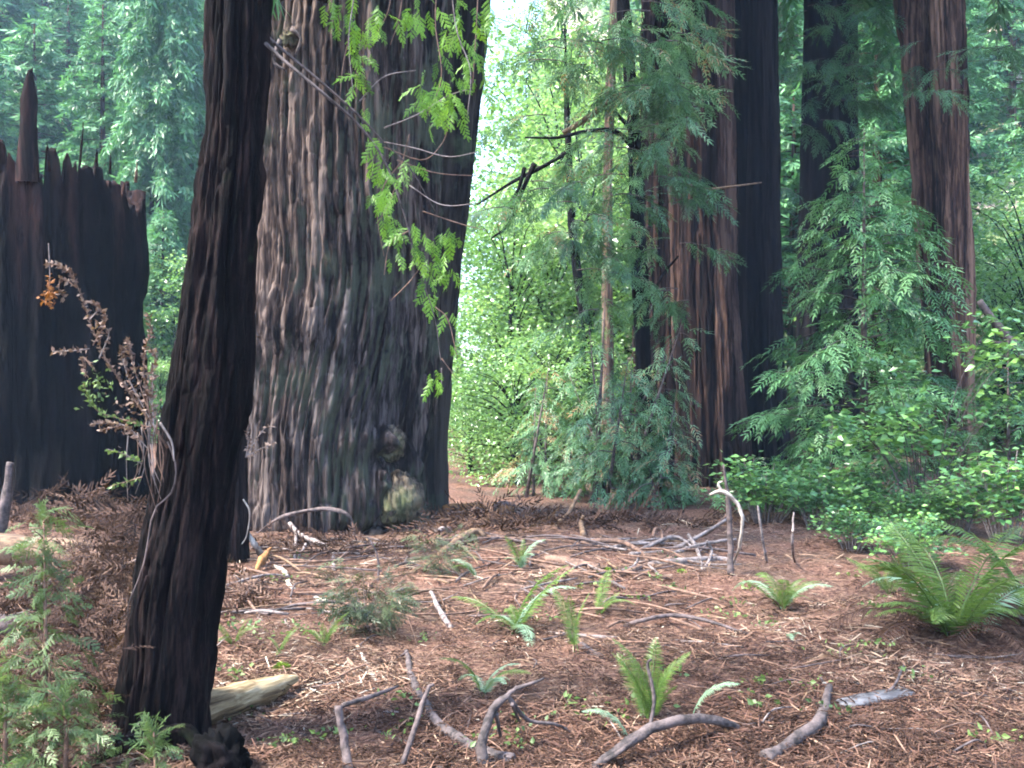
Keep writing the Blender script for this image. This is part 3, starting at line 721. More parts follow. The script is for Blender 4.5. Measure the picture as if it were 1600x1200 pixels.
def withered():
    t = lean; b = np.array(t.location)
    stems = [[(262, 700), (235, 660), (200, 610), (165, 560), (140, 500), (118, 440), (100, 418), (72, 411)], [(240, 665), (205, 600), (190, 555), (193, 545)], [(235, 655), (225, 590), (228, 540), (236, 520), (231, 490)],
             [(245, 660), (230, 600), (245, 560), (235, 548)], [(235, 668), (190, 655), (150, 640), (130, 600)], [(230, 700), (195, 665), (143, 662)], [(225, 690), (190, 668), (155, 672)], [(222, 725), (195, 710), (168, 702)],
             [(222, 745), (200, 752), (172, 760)], [(140, 545), (110, 548), (82, 549)], [(145, 540), (165, 500), (150, 475)], [(140, 500), (155, 480), (140, 470)], [(120, 450), (98, 435), (92, 452), (100, 465)],
             [(155, 560), (170, 520), (152, 505)], [(238, 660), (205, 560), (200, 530)], [(76, 380), (78, 430), (76, 455)], [(150, 580), (130, 560), (134, 590)], [(240, 668), (238, 610), (240, 570)]]
    L = MB(); Gm = MB(); Rm = MB()
    for i, st in enumerate(stems):
        Y = 4.36 - .06 * (i % 3)
        pth = smooth_path([P(u, v, Y) for u, v in st], 26)
        limb("sprout_stem", pth, [.006, .003, .002] if i == 0 else [.003, .0015], M['grey'] if i % 2 else M['brown'], t, sides=5, n=26)
        ln = np.linalg.norm(np.diff(pth, axis=0), axis=1).sum(); k = int(ln * 230)
        ts = R.uniform(.08 if i else .25, 1, k) * 25; q = np.stack([np.interp(ts, np.arange(26), pth[:, c]) for c in range(3)], -1)
        tg = np.gradient(pth, axis=0); tg = np.stack([np.interp(ts, np.arange(26), tg[:, c]) for c in range(3)], -1); tg /= np.linalg.norm(tg, axis=1)[:, None]
        dv = tg * .6 + rnd_dirs(k) * 1.0
        dest = Gm if i in (4, 7, 8) else L
        if i == 15: q = q[ts > 12]; dv = dv[ts > 12]; dest = Rm; k = len(q)
        scatter(dest, LEAF, dv, rnd_dirs(k), R.uniform(.014, .030, k), q, np.clip(R.normal(.5, .28, k), 0, 1))
    n = 70
    scatter(Rm, LEAF, rnd_dirs(n), rnd_dirs(n), R.uniform(.015, .03, n), P(77, 462, 4.33) + R.normal(0, 1, (n, 3)) * np.array([.014, .014, .02]), R.uniform(0, 1, n))
    n = 120
    scatter(L, LEAF, rnd_dirs(n), rnd_dirs(n), R.uniform(.015, .03, n), P(212, 640, 4.33) + R.normal(0, 1, (n, 3)) * np.array([.05, .05, .065]), R.uniform(0, 1, n))
    n = 60
    scatter(Gm, LEAF, rnd_dirs(n), rnd_dirs(n), R.uniform(.015, .03, n), P(150, 605, 4.33) + R.normal(0, 1, (n, 3)) * np.array([.035, .03, .05]), R.uniform(0, 1, n))
    L.build("withered_leaves", M['wither'], t, b, smooth=False, kind="stuff"); Gm.build("sprout_leaves", M['weed'], t, b, smooth=False, kind="stuff"); Rm.build("rust_leaves", M['rust'], t, b, smooth=False, kind="stuff")
    # drooping dead threads under the tuft
    for i in range(14):
        u = R.uniform(200, 250); v = R.uniform(650, 700)
        limb("dead_thread", [P(u, v, 4.33), P(u + R.uniform(-6, 14), v + R.uniform(30, 60), 4.32), P(u + R.uniform(-12, 22), v + R.uniform(70, 120), 4.33)], [.003, .0012], M['brown'] if i % 2 else M['grey'], t, sides=4, n=8)
    # little sprig on the right side
    for st in ([(384, 715), (395, 695), (415, 668), (432, 668)], [(386, 712), (400, 705), (430, 690)], [(384, 715), (388, 690), (386, 675)]):
        pth = smooth_path([P(u, v, 4.5) for u, v in st], 14); limb("sprout_stem", pth, [.003, .0015], M['grey'], t, sides=4, n=14)
        Lq = MB(); k = 26; idx = R.uniform(2, 13, k); q = np.stack([np.interp(idx, np.arange(14), pth[:, c]) for c in range(3)], -1)
        scatter(Lq, LEAF, rnd_dirs(k), rnd_dirs(k), R.uniform(.012, .024, k), q, R.uniform(.5, 1, k)); Lq.build("withered_leaves", M['wither'], t, b, smooth=False)
withered()

simple_tree("slim_redwood", "dark slim stem standing behind the leaning redwood, only its right edge showing",
            [(880, 338, 388), (700, 340, 386), (500, 342, 384), (0, 345, 380), (-200, 345, 380)], 9.6, M['lean'], nth=80, nz=120, amp=.02, freq=12, seed=33, top=11, cr=(8, 1, .35, 2))

# ------------------------------------------------------------------ burnt stump
def stump():
    Y = 14.3; c = P(78, 0, Y); b = on_ground(c[0], Y)
    t = thing("burnt_stump", "tall charred hollow redwood stump with jagged broken top", "stump", b)
    nth, nz = 320, 110
    th = np.linspace(0, 2 * math.pi, nth, endpoint=False)
    C, S = np.cos(th), np.sin(th)
    zt = lambda v: P(0, v, Y - 1.2)[2] - b[2]
    # rim height follows the photograph's jagged outline along the front, lower notches between
    uu = 78 + np.cos(th) * 150
    rimv = np.interp(uu, [-80, -20, -16, 0, 4, 24, 28, 62, 63, 69, 70, 76, 80, 84, 90, 92, 99, 101, 104, 106, 108, 113, 115, 124, 125, 133, 136, 150, 153, 160, 163, 167, 170, 176, 180, 186, 204, 206, 218, 220, 232],
                     [244, 232, 240, 238, 233, 240, 236, 240, 252, 258, 240, 242, 262, 256, 272, 288, 264, 266, 290, 276, 292, 268, 252, 256, 284, 276, 238, 242, 256, 262, 250, 252, 266, 250, 258, 262, 264, 276, 272, 288, 300])
    rimv = rimv - 14
    top = (np.interp(rimv, [0, 1200], [zt(0), zt(1200)]) + .14 * (vnoise(C * 16, S * 16, 0 * C, 3) - .6) + .07 * (vnoise(C * 55, S * 55, 0 * C, 13) - .55) + .22 * (vnoise(C * 5, S * 5, 0 * C, 8) - .5) * (S > -0.2))
    top = top - 0.25 * (np.abs((th * 11.3) % 1 - .5) < .06)
    def wall(inner):
        tz = np.linspace(-.06, 1, nz)[:, None]
        Z = tz * top[None]
        r = 1.40 + .10 * np.exp(-np.maximum(Z, 0) / .6) - .012 * Z
        n1 = vnoise(C[None] * 6 + 0 * Z, S[None] * 6 + 0 * Z, Z * .5, 51); n2 = vnoise(C[None] * 15 + 0 * Z, S[None] * 15 + 0 * Z, Z * 1.4, 52); n3 = vnoise(C[None] * 25 + 0 * Z, S[None] * 25 + 0 * Z, Z * 7, 53)
        r = r - .13 * (1 - np.abs(2 * n1 - 1)) ** 2 - .05 * (1 - np.abs(2 * n2 - 1)) ** 2 + .04 * (n3 - .5) + .16 * (fbm(C[None] * 1.5 + 0 * Z, S[None] * 1.5, Z * .5, 55, 2) - .5)
        if inner: r = r - (.26 - .20 * np.clip(tz, 0, 1) ** 3)
        return np.stack([r * C[None], r * S[None], Z + 0 * r], -1)
    A, B = wall(False), wall(True)
    V = np.concatenate([A, B[::-1]]).reshape(-1, 3); n = nz * 2
    i = np.arange(n - 1)[:, None] * nth; j = np.arange(nth)[None]; jn = (j + 1) % nth
    Q = np.stack([i + j, i + jn, i + nth + jn, i + nth + j], -1).reshape(-1, 4)
    mob("charred_wall", new_mesh("charred_wall", V, Q), M['char'], t)
    def splinter(name, u, v0, v1, wpx, mat, lean=0, dY=-.9, thick=.10, blunt=.25):
        n = 16; zz = np.linspace(0, 1, n); Ys = Y + dY
        p0 = P(u, v0, Ys + .14) - b; p1 = P(u + lean, v1, Ys) - b; w = wpx / F * Ys / 2
        vs = []
        for kz, f in enumerate(zz):
            ww = w * (1 + .2 * math.exp(-f * 6) - .2 * f) * (1 if f < .72 else max(blunt * (1 - f) / .28 + (1 - blunt) * ((1 - f) / .28) ** .5, .22)) * (1 + .10 * math.sin(f * 9 + u) + .12 * (vnoise(f * 11.0, u, 0, 2) - .5))
            tw = thick * (1 - .5 * f)
            q = p0 * (1 - f) + p1 * f
            for (sx, sy) in ((-1, -.6), (-.3, -1), (.4, -.9), (1, -.3), (.8, .8), (-.7, .9)):
                jx = 1 + .14 * (vnoise(sx * 9 + u, f * 7.0, sy * 3, 4) - .5)
                vs.append(q + np.array([sx * ww * jx, sy * tw, (vnoise(sx * 4 + u, sy * 5, 0, 8) - .5) * .25 * (f == 1)]))
        V = np.array(vs); i = np.arange(n - 1)[:, None] * 6; j = np.arange(6)[None]; jn = (j + 1) % 6
        Q = np.stack([i + j, i + jn, i + 6 + jn, i + 6 + j], -1).reshape(-1, 4); o = (n - 1) * 6
        Q = np.vstack([Q, [[o, o + 1, o + 2, o + 3], [o, o + 3, o + 4, o + 5]]])
        mob(name, new_mesh(name, V, Q, True), mat, t)
    splinter("spire", 44, 285, 108, 29, M['char'], lean=3, thick=.09, dY=-1.37, blunt=.5)
    for (u, v0, v1, w, l, m) in ((122, 285, 200, 3, 8, 'heart'), (77, 268, 240, 4, -2, 'heart'), (150, 262, 234, 5, 2, 'heart'), (212, 285, 262, 4, 2, 'tan'), (172, 272, 246, 3, 1, 'heart'), (100, 288, 262, 4, 1, 'heart')):
        splinter("splinter", u, v0, v1, w, M['char' if m == 'heart' else m], lean=l, thick=.03, dY=-1.31 + .25 * abs(u - 78) / 140, blunt=.1)
stump()

# ------------------------------------------------------------------ background trees
def bg_conifer_proto(seed, H, rad, mat):
    global R
    keep = R; R = np.random.default_rng(seed)
    L = MB(); W = MB()
    crown(L, W, (0, 0, 0), H * .06, H * .99, rad, 150, SPF, sc=(.9, 1.7), per_m=8.5, droop=.35, up0=.25, prof=.6, tint=(.0, .85), jitter=.5, woodr=.02)
    V, Q = tube(np.array([[0, 0, -.6], [0.05, 0, H * .5], [0, 0, H * .98]]), [.32, .2, .03], 8)
    W.add(V, Q)
    R = keep
    a = new_mesh("crown", np.concatenate(L.V), np.concatenate(L.Q), False, np.concatenate(L.T)); a.materials.append(mat)
    w = new_mesh("trunk", np.concatenate(W.V), np.concatenate(W.Q), True, np.concatenate(W.T)); w.materials.append(M['brownbark'])
    return a, w
BGC = [bg_conifer_proto(101, 17, 4.2, M['hill']), bg_conifer_proto(102, 14, 4.6, M['hill']), bg_conifer_proto(103, 20, 4.4, M['hill'])]

def bg_broad_proto(seed, H, rad, mat, leaf=.16, n=9000):
    global R
    keep = R; R = np.random.default_rng(seed)
    L = MB(); W = MB()
    V, Q = tube(np.array([[0, 0, -.4], [.15, 0, H * .3], [0, .1, H * .7]]), [.16, .12, .04], 7); W.add(V, Q)
    cl = []
    for k in range(46):
        a = R.uniform(0, 6.28); f = R.uniform(.06, 1); rr = rad * math.sqrt(R.uniform(.05, 1)) * (1 - .55 * abs(f - .45)); c = np.array([math.cos(a) * rr, math.sin(a) * rr, H * f]); cl.append(c)
        V, Q = tube(smooth_path([(0, 0, H * f * .7), c * [.5, .5, .93], c], 6), [.03, .008], 4); W.add(V, Q)
    cl = np.array(cl); g = R.integers(0, len(cl), n)
    pos = cl[g] + R.normal(0, 1, (n, 3)) * np.array([.55, .55, .30]) * rad / 3.0
    ct = R.uniform(.1, .9, len(cl))
    d = rnd_dirs(n, -.8, .3); up = np.array([0, 0, 1.0]) + R.normal(0, .45, (n, 3))
    scatter_any(L, [LEAF, LEAFR], d, up, R.uniform(.6, 1.3, n) * leaf, pos, np.clip(ct[g] + R.normal(0, .15, n), 0, 1))
    R = keep
    a = new_mesh("crown", np.concatenate(L.V), np.concatenate(L.Q), False, np.concatenate(L.T)); a.materials.append(mat)
    w = new_mesh("trunk", np.concatenate(W.V), np.concatenate(W.Q), True, np.concatenate(W.T)); w.materials.append(M['darkbark'])
    return a, w
BGB = [bg_broad_proto(201, 7, 3.0, M['maple']), bg_broad_proto(202, 9, 3.4, M['maple']), bg_broad_proto(203, 3.4, 2.2, M['maple'], .12, 6000)]

BGL = {}
def place_bg(proto, name, u, Y, s, rot, label, group, sink=0):
    x = (u - 800) / F * Y; b = on_ground(x, Y, -sink)
    t = thing(name, label, "tree", b, group); t.scale = (s, s, s); t.rotation_euler = (0, 0, rot); BGL.setdefault(group, []).append((u, Y, t))
    mob("crown", proto[0], None, t); mob("trunk", proto[1], None, t)
    return t
rr = np.random.default_rng(77)
# hillside behind the stump
for i, (u, Y, s) in enumerate(((-60, 40, .9), (60, 44, .95), (165, 39, .72), (285, 42, .86), (110, 52, 1.0), (230, 55, 1.0), (0, 56, 1.1), (330, 52, 1.0), (-90, 60, 1.1), (60, 66, 1.1), (170, 70, 1.1), (290, 66, 1.1), (400, 60, 1.0), (-180, 50, 1.0), (20, 80, 1.2), (130, 84, 1.2), (240, 84, 1.2), (340, 80, 1.2), (440, 78, 1.2), (-120, 84, 1.2), (190, 31, .34), (265, 33, .42), (215, 47, .6))):
    place_bg(BGC[i % 3], "hillside_conifer", u + rr.uniform(-12, 12), Y, s, rr.uniform(0, 6), "hazy conifer on the far slope behind the burnt stump and leaning trunk", "conifers on the left slope")
# bright leafy trees in the centre gap
for i, (u, Y, s) in enumerate(((815, 27, .4), (800, 24.5, .7), (860, 26, 1.0), (915, 27, 1.05), (800, 33, 1.0), (880, 34, 1.3), (960, 32, 1.2), (1010, 30, 1.1), (815, 44, .75), (830, 46, 1.4), (930, 42, 1.5), (540, 40, 1.0), (1020, 42, 1.5), (880, 58, 1.9), (870, 70, 1.2))):
    place_bg(BGB[i % 2], "leafy_tree", u, Y, s, rr.uniform(0, 6), "bright green broadleaf tree in the sunny gap behind the giant redwood", "bright trees in the gap")
for i, (u, Y, s) in enumerate(((735, 22, .42), (805, 20, .7), (860, 21.5, .9), (770, 29, .9), (830, 30, 1.0))):
    place_bg(BGB[2], "leafy_bush", u, Y, s, rr.uniform(0, 6), "low bright leafy bush in the gap right of the giant redwood", "low bushes in the gap")
for i, (u, Y, s, lb) in enumerate(((275, 33, .75, "pale leafy tree glimpsed left of the leaning redwood"), (85, 35, .8, "pale leafy tree rising just behind the burnt stump rim"), (250, 30, .35, "low pale bush in the gap between stump and leaning redwood"))):
    place_bg(BGB[i % 2], "leafy_tree", u, Y, s, rr.uniform(0, 6), lb, None)
# right-hand slope
for i, (u, Y, s) in enumerate(((1240, 34, .8), (1370, 33, .8), (1330, 45, 1.0), (1220, 48, 1.0), (1480, 46, .85), (1640, 40, .75), (1420, 58, 1.2), (1580, 58, 1.0), (1120, 44, 1.0), (1300, 66, 1.2), (1500, 70, 1.3), (1660, 62, 1.2), (1180, 66, 1.2), (1090, 60, 1.1), (1400, 84, 1.3), (1580, 84, 1.3), (1700, 74, 1.3), (1010, 70, 1.2), (1270, 86, 1.3))):
    place_bg(BGC[(i + 1) % 3], "slope_conifer", u, Y, s, rr.uniform(0, 6), "dim conifer on the slope behind the right grove", "conifers on the right slope")
for i, (u, Y, s) in enumerate(((1560, 30, .8), (1610, 27, .9), (1575, 34, .55), (1390, 29, .6), (1640, 33, 1.1))):
    place_bg(BGB[i % 2], "leafy_tree", u, Y, s, rr.uniform(0, 6), "small leafy tree at the right edge beyond the paired brown trunks", "leafy trees at the right edge")

ORD = ["leftmost", "second from left", "third from left", "fourth from left", "fifth from left", "sixth from left", "seventh from left", "eighth from left", "ninth from left", "tenth from left"]
PHR = {"conifers on the left slope": "hazy conifer on the slope behind the burnt stump", "bright trees in the gap": "bright broadleaf tree in the gap behind the giant redwood",
       "conifers on the right slope": "dim conifer on the slope behind the right grove", "low bushes in the gap": "low bright bush right of the giant redwood", "leafy trees at the right edge": "small leafy tree by the right edge"}
for g, lst in BGL.items():
    if g is None: continue
    ys = sorted(q[1] for q in lst); c1, c2 = ys[len(ys) // 3], ys[2 * len(ys) // 3]
    rows = {"nearest row": [q for q in lst if q[1] < c1], "middle row": [q for q in lst if c1 <= q[1] < c2], "farthest row": [q for q in lst if q[1] >= c2]}
    for rn, rw in rows.items():
        for k, q in enumerate(sorted(rw, key=lambda q: q[0])): q[2]["label"] = "%s, %s, %s" % (PHR[g], rn, ORD[k])

# ------------------------------------------------------------------ understory
def conifer_sapling(name, label, u, v, Y, H, rad, nbr, mat, tms, sc, per_m, lean=0.0, z0=.1, tint=(.2, .8), droop=.4, up0=.3, prof=.75, group=None, stems=1, woodr=.012, az=None):
    x = (u - 800) / F * Y; b = on_ground(x, Y)
    t = thing(name, label, "young tree" if stems == 1 else "bush", b, group)
    L = MB(); W = MB()
    for s in range(stems):
        off = R.normal(0, .22 * rad, 2) if stems > 1 else np.zeros(2); ln = R.normal(0, .25, 2) if stems > 1 else np.array([lean, 0])
        h = H * (R.uniform(.55, 1) if stems > 1 else 1)
        ax = lambda z, off=off, ln=ln: np.array([off[0] + ln[0] * z, off[1] + ln[1] * z, z])
        V, Q = tube(np.array([ax(-.1), ax(h * .5), ax(h)]), [.012 + .012 * h, .008 + .006 * h, .004], 6); W.add(V, Q)
        crown(L, W, (0, 0, 0), h * z0, h, rad * (1 if stems == 1 else .7), nbr // stems, tms, sc=sc, per_m=per_m, droop=droop, up0=up0, prof=prof, tint=tint, axis=ax, woodr=woodr, az=az)
    L.build("crown", mat, t, smooth=False, kind="stuff"); W.build("trunk" if stems == 1 else "stems", M['dark'], t)
    return t
conifer_sapling("young_conifer", "layered young conifer with spreading pale green boughs before the right grove", 1350, 0, 15.2, 5.85, 2.05, 80, M['sapling'], SPM, (.9, 1.7), 12.5, droop=.3, up0=.3, prof=.62, z0=.12, tint=(.15, .85))
conifer_sapling("young_conifer", "smaller feathery conifer low at the far right edge", 1575, 0, 13.5, 2.5, 1.2, 40, M['sapling'], SPM, (.7, 1.2), 13, droop=.3, tint=(.0, .5))
conifer_sapling("redwood_bush", "drooping grey green redwood sprouts, wide thicket at the foot of the dark slender trunk", 955, 0, 16.0, 3.6, 1.5, 110, M['teal'], SPM, (.8, 1.4), 13, stems=7, tint=(.1, .9), droop=.6, up0=.25)
conifer_sapling("redwood_bush", "redwood sprouts drooping low at the right end of the thicket, before the reddish trunk", 1030, 0, 15.2, 1.7, 1.1, 60, M['teal'], SPM, (.8, 1.3), 13, stems=4, tint=(.1, .9), droop=.6, up0=.3)
conifer_sapling("redwood_bush", "redwood sprouts at the left end of the thicket behind the debris pile", 850, 0, 17.0, 2.4, 1.1, 60, M['teal'], SPM, (.8, 1.3), 12, stems=4, tint=(.2, 1.0), droop=.6, up0=.3)
conifer_sapling("redwood_bush", "low feathery redwood sprouts just right of the reddish trunk base", 1235, 0, 14.6, 1.35, 1.2, 60, M['sapling'], SPM, (.7, 1.2), 14, stems=4, tint=(.1, .7), droop=.5, up0=.35)
conifer_sapling("redwood_bush", "feathery pale redwood sprouts above the middle of the low shrub row", 1325, 0, 14.0, 1.5, 1.1, 50, M['sapling'], SPM, (.7, 1.2), 14, stems=4, tint=(.3, 1.0), droop=.5, up0=.35)
# drooping foliage on the slender trees
def bough_cloud(parent, clouds, mat, Y0, tint=(.1, .8), sc=(.8, 1.4)):
    b = np.array(parent.location); L = MB(); W = MB()
    for (u, v, su, sv, n) in clouds:
        for _ in range(max(1, n // 14)):
            uu, vv, Y = u + R.normal(0, su * .6), v + R.normal(0, sv * .6), Y0 + R.uniform(-1.2, 1.0)
            o = P(uu, vv, Y); a = R.uniform(0, 6.28); d0 = np.array([math.cos(a), math.sin(a) * .6, 0]); Ln = R.uniform(.6, 1.3)
            ts = np.linspace(0, 1, 6)[:, None]
            pth = o + Ln * (ts * d0 + (.15 * ts - .45 * ts ** 2) * np.array([0, 0, 1]))
            V, Q = tube(pth, [.01, .003], 4); W.add(V - b, Q)
            k = 14; t = R.uniform(.05, 1, k); q = np.stack([np.interp(t, ts[:, 0], pth[:, c]) for c in range(3)], -1)
            side = np.array([-d0[1], d0[0], 0]); dv = d0 * R.uniform(.3, 1, k)[:, None] + side * R.choice([-1, 1], k)[:, None] * R.uniform(.3, 1, k)[:, None] + np.array([0, 0, 1]) * R.normal(-.35, .25, k)[:, None]
            scatter_any(L, SPM, dv, np.array([0, 0, 1.]) + R.normal(0, .3, (k, 3)), R.uniform(*sc, k), q - b, np.clip(R.uniform(*tint) + R.normal(0, .12, k), 0, 1))
    L.build("foliage", mat, parent, smooth=False, kind="stuff"); W.build("boughs", M['dark'], parent, kind="stuff")
bough_cloud(dark_slender, [(1035, 60, 45, 60, 220), (1045, 160, 40, 40, 300), (1015, 250, 45, 50, 230), (1050, 130, 30, 40, 120), (900, 120, 60, 90, 220), (870, 290, 70, 60, 190), (900, 380, 60, 50, 130), (960, 330, 40, 60, 120), (1050, 380, 35, 50, 80), (1000, 20, 50, 40, 110), (850, 30, 60, 50, 120), (1050, 470, 40, 40, 60), (930, 470, 50, 40, 90)], M['teal'], 16.2, tint=(.15, .85))
def front_boughs():
    # hanging redwood boughs in front of the dark grove trunks
    par = [o for o in bpy.data.objects if o.get("label", "").startswith("dark redwood trunk deep")][0]
    bough_cloud(par, [(1240, 60, 25, 80, 60), (1300, 60, 40, 90, 120), (1270, 190, 40, 50, 70), (1345, 120, 40, 90, 110), (1235, 330, 20, 60, 40), (1330, 20, 50, 30, 80)], M['teal'], 22.5, tint=(.0, .5), sc=(1.0, 1.6))
    par = [o for o in bpy.data.objects if o.get("label", "").startswith("brown leaning redwood trunk at far right, the left")][0]
    bough_cloud(par, [(1440, 60, 25, 50, 50), (1450, 140, 25, 40, 50), (1560, 60, 50, 70, 90), (1590, 160, 30, 60, 50)], M['teal'], 20.3, tint=(.1, .6))
front_boughs()

def shrub_mesh(seed, w, dpt, h, n, leaf, layers=26):
    global R
    keep = R; R = np.random.default_rng(seed)
    L = MB(); W = MB(); tips = []
    for k in range(layers):
        a = R.uniform(0, 6.28); rr = math.sqrt(R.uniform(0, 1)); tip = np.array([math.cos(a) * rr * w, math.sin(a) * rr * dpt, h * R.uniform(.45, 1) * (1 - .35 * rr * rr)]); tips.append(tip)
        pth = smooth_path([tip * [.25, .25, 0] + [0, 0, -.05], tip * [.6, .6, .55], tip], 7); V, Q = tube(pth, [.012, .003], 4); W.add(V, Q)
    tips = np.array(tips); g = R.integers(0, layers, n)
    pos = tips[g] * (1 - .35 * R.uniform(0, 1, n)[:, None] ** 2) + R.normal(0, 1, (n, 3)) * np.array([.17, .17, .055])
    scatter_any(L, [LEAF, LEAFR], rnd_dirs(n, -.45, .35), np.array([0, 0, 1.]) + R.normal(0, .35, (n, 3)), R.uniform(.7, 1.3, n) * leaf, pos, np.clip(R.uniform(.1, .9, layers)[g] + R.normal(0, .15, n), 0, 1))
    R = keep
    a = new_mesh("foliage", np.concatenate(L.V), np.concatenate(L.Q), False, np.concatenate(L.T)); a.materials.append(M['huck'])
    s = new_mesh("stems", np.concatenate(W.V), np.concatenate(W.Q), True, np.concatenate(W.T)); s.materials.append(M['grey'])
    return a, s
SH = [shrub_mesh(301, .75, .6, .95, 1150, .10, 30), shrub_mesh(302, .8, .6, .85, 1100, .10, 28), shrub_mesh(303, .6, .6, 1.2, 1000, .105, 26)]
def shrub(i, u, Y, s, rot, label, group=None, sz=1.0):
    b = on_ground((u - 800) / F * Y, Y); t = thing("huckleberry_shrub", label, "shrub", b, group); t.rotation_euler = (0, 0, rot); t.scale = (s, s, s * sz)
    mob("foliage", SH[i][0], None, t, kind="stuff"); mob("stems", SH[i][1], None, t)
for a in ((0, 1195, 13.2, 1.0, 0, "glossy low shrub just right of the bent pale branch"), (1, 1275, 12.6, .9, 1, "glossy low shrub in the row above the small fern, second from the bent branch"),
          (2, 1345, 13.4, .8, 2, "taller glossy shrub in the middle of the low row, under the layered conifer"), (0, 1425, 12.4, .72, 3, "pale glossy shrub above the big fern, left of the paired trunk bases"),
          (1, 1500, 12.2, .72, 4, "glossy shrub directly behind the big fern"), (2, 1570, 11.2, 1.0, 5, "tall shrub at the right edge behind the big fern"), (1, 1330, 10.6, .55, 2.5, "small low shrub between the two ferns on the right"),
          (0, 1420, 9.6, .6, 4, "small shrub touching the left side of the big fern")):
    shrub(*a[:5], a[5])
def hazel():
    Y = 12.9; b = on_ground((1440 - 800) / F * Y, Y)
    t = thing("hazel_shrub", "loose yellow green broadleaf shrub with thin stems before the paired trunks", "shrub", b)
    L = MB(); W = MB()
    for (u, v) in ((1330, 660), (1345, 680), (1390, 640), (1400, 600), (1415, 575), (1460, 690), (1425, 625), (1560, 560), (1580, 620), (1440, 690), (1370, 560), (1360, 700), (1500, 722), (1550, 500), (1590, 540), (1380, 690), (1410, 660), (1540, 650), (1310, 655)):
        tip = P(u + R.normal(0, 6), v, Y + R.uniform(-.6, .6)) - b
        V, Q = tube(smooth_path([tip * [.1, .1, 0], tip * [.45, .4, .6], tip], 8), [.011, .003], 5); W.add(V, Q)
        n = 70; bt = R.uniform(.25, 1.0)
        scatter_any(L, [LEAFR], rnd_dirs(n, -.5, .3), np.array([0, 0, 1.]) + R.normal(0, .4, (n, 3)), R.uniform(.08, .15, n), tip + R.normal(0, 1, (n, 3)) * np.array([.24, .24, .10]), np.clip(bt + R.normal(0, .15, n), 0, 1))
    L.build("foliage", M['huck'], t, smooth=False, kind="stuff"); W.build("stems", M['dark'], t)
hazel()

# ------------------------------------------------------------------ ferns
def frond_mesh(curl, seed, mat):
    r = np.random.default_rng(seed); n = 24
    s = np.linspace(0, 1, n); ang = math.radians(78) - curl * s ** 1.4
    dx = np.cos(ang) / (n - 1); dz = np.sin(ang) / (n - 1)
    x = np.concatenate([[0], np.cumsum(dx[:-1])]); z = np.concatenate([[0], np.cumsum(dz[:-1])])
    sw = r.uniform(-.12, .12); pth = np.stack([x, sw * s ** 2, z], -1)
    mb = MB(); V, Q = tube(pth[::3], [.008, .003], 4); mb.add(V, Q, .35)
    qs, tt = [], []
    for i in range(3, n):
        for h in (0, .5):
            f = min(i + h, n - 1.001); k = int(f); c = pth[k] * (1 - f + k) + pth[k + 1] * (f - k) if k + 1 < n else pth[k]
            t = np.array([math.cos(ang[k]), 0, math.sin(ang[k])]); nrm = np.array([-t[2], 0, t[0]]); q = f / (n - 1)
            ln = .15 * (math.sin(math.pi * min(1, (q * .86 + .14))) ** .6) * r.uniform(.85, 1.1) + .004
            for sg in (-1, 1):
                d = t * .35 + np.array([0, sg, 0]) * .93 - nrm * .22 * r.uniform(.2, 1.8)
                e = c + d * ln; w = t * .0100; m = c + d * ln * .3
                qs.append([c - w * .5, m - w * .75 + nrm * .006, e, m + w * .75 + nrm * .006]); tt.append(r.uniform(.35, .75))
    qs = np.array(qs); mb.add(qs.reshape(-1, 3), np.arange(len(qs) * 4).reshape(-1, 4), np.repeat(tt, 4))
    me = new_mesh("frond", np.concatenate(mb.V), np.concatenate(mb.Q), False, np.concatenate(mb.T)); me.materials.append(mat)
    return me
FR = [frond_mesh(c, i, M['fern']) for i, c in enumerate((.7, 1.1, 1.5, 2.0))]
FRP = [frond_mesh(c, i + 9, M['fernpale']) for i, c in enumerate((1.6, 2.2))]
FRD = [frond_mesh(c, i + 19, M['dead']) for i, c in enumerate((2.2, 2.6))]
def fern(u, v, L, n, label, pale=0, dead=0, az=None, tilt=(.0, .45), which=(0, 1, 2, 3), lift=0):
    b = G(u, v); t = thing("sword_fern", label, "fern", b)
    for k in range(n):
        p = k < pale; dd = n - 1 - k < dead
        me = FRP[k % 2] if p else FRD[k % 2] if dd else FR[random.choice(which)]
        o = mob("frond", me, None, t); s = L * random.uniform(.5, 1.12); o.scale = (s, s * random.uniform(.85, 1.1), s)
        a = random.uniform(*az) if az else k * 2.4 + random.uniform(-.4, .4)
        o.rotation_euler = (random.uniform(-.25, .25), random.uniform(*tilt) + (.5 if dd else 0), a); o.location = (random.uniform(-.04, .04) * L, random.uniform(-.04, .04) * L, lift)
    return t
fern(1490, 1000, 1.0, 34, "large lush sword fern at the right edge", dead=10, pale=2)
fern(1610, 975, .95, 14, "sword fern cut by the right edge, beside the large one", dead=2)
fern(1225, 955, .52, 13, "medium sword fern by the dark undercut on the right", dead=2, pale=2)
fern(805, 990, .6, 14, "bright sword fern in the middle of the clearing", tilt=(-.2, .7), dead=4, pale=3)
fern(1015, 1128, .46, 12, "upright dark fern behind the arched branch", tilt=(-.25, .15), which=(0, 0, 1))
fern(755, 1090, .34, 6, "small pale fern left of centre front", pale=4, tilt=(0, .4))
fern(815, 892, .42, 8, "bluish fern at the foot of the debris pile", pale=4, tilt=(-.2, .2), which=(0, 1))
fern(505, 1010, .28, 6, "small bright fern in front of the giant redwood")
fern(745, 905, .40, 4, "flat arching fern left of the bluish one", az=(2.4, 3.9), pale=1)
fern(935, 965, .42, 5, "low bright fern right of the middle fern", az=(-.8, 1.2))
fern(900, 1020, .40, 3, "single upright fern sprig behind the forked stick", tilt=(-.3, 0), which=(0,))
fern(985, 1160, .30, 1, "pale frond arching left of the arched branch", pale=1, az=(3.0, 3.2), tilt=(.1, .2))
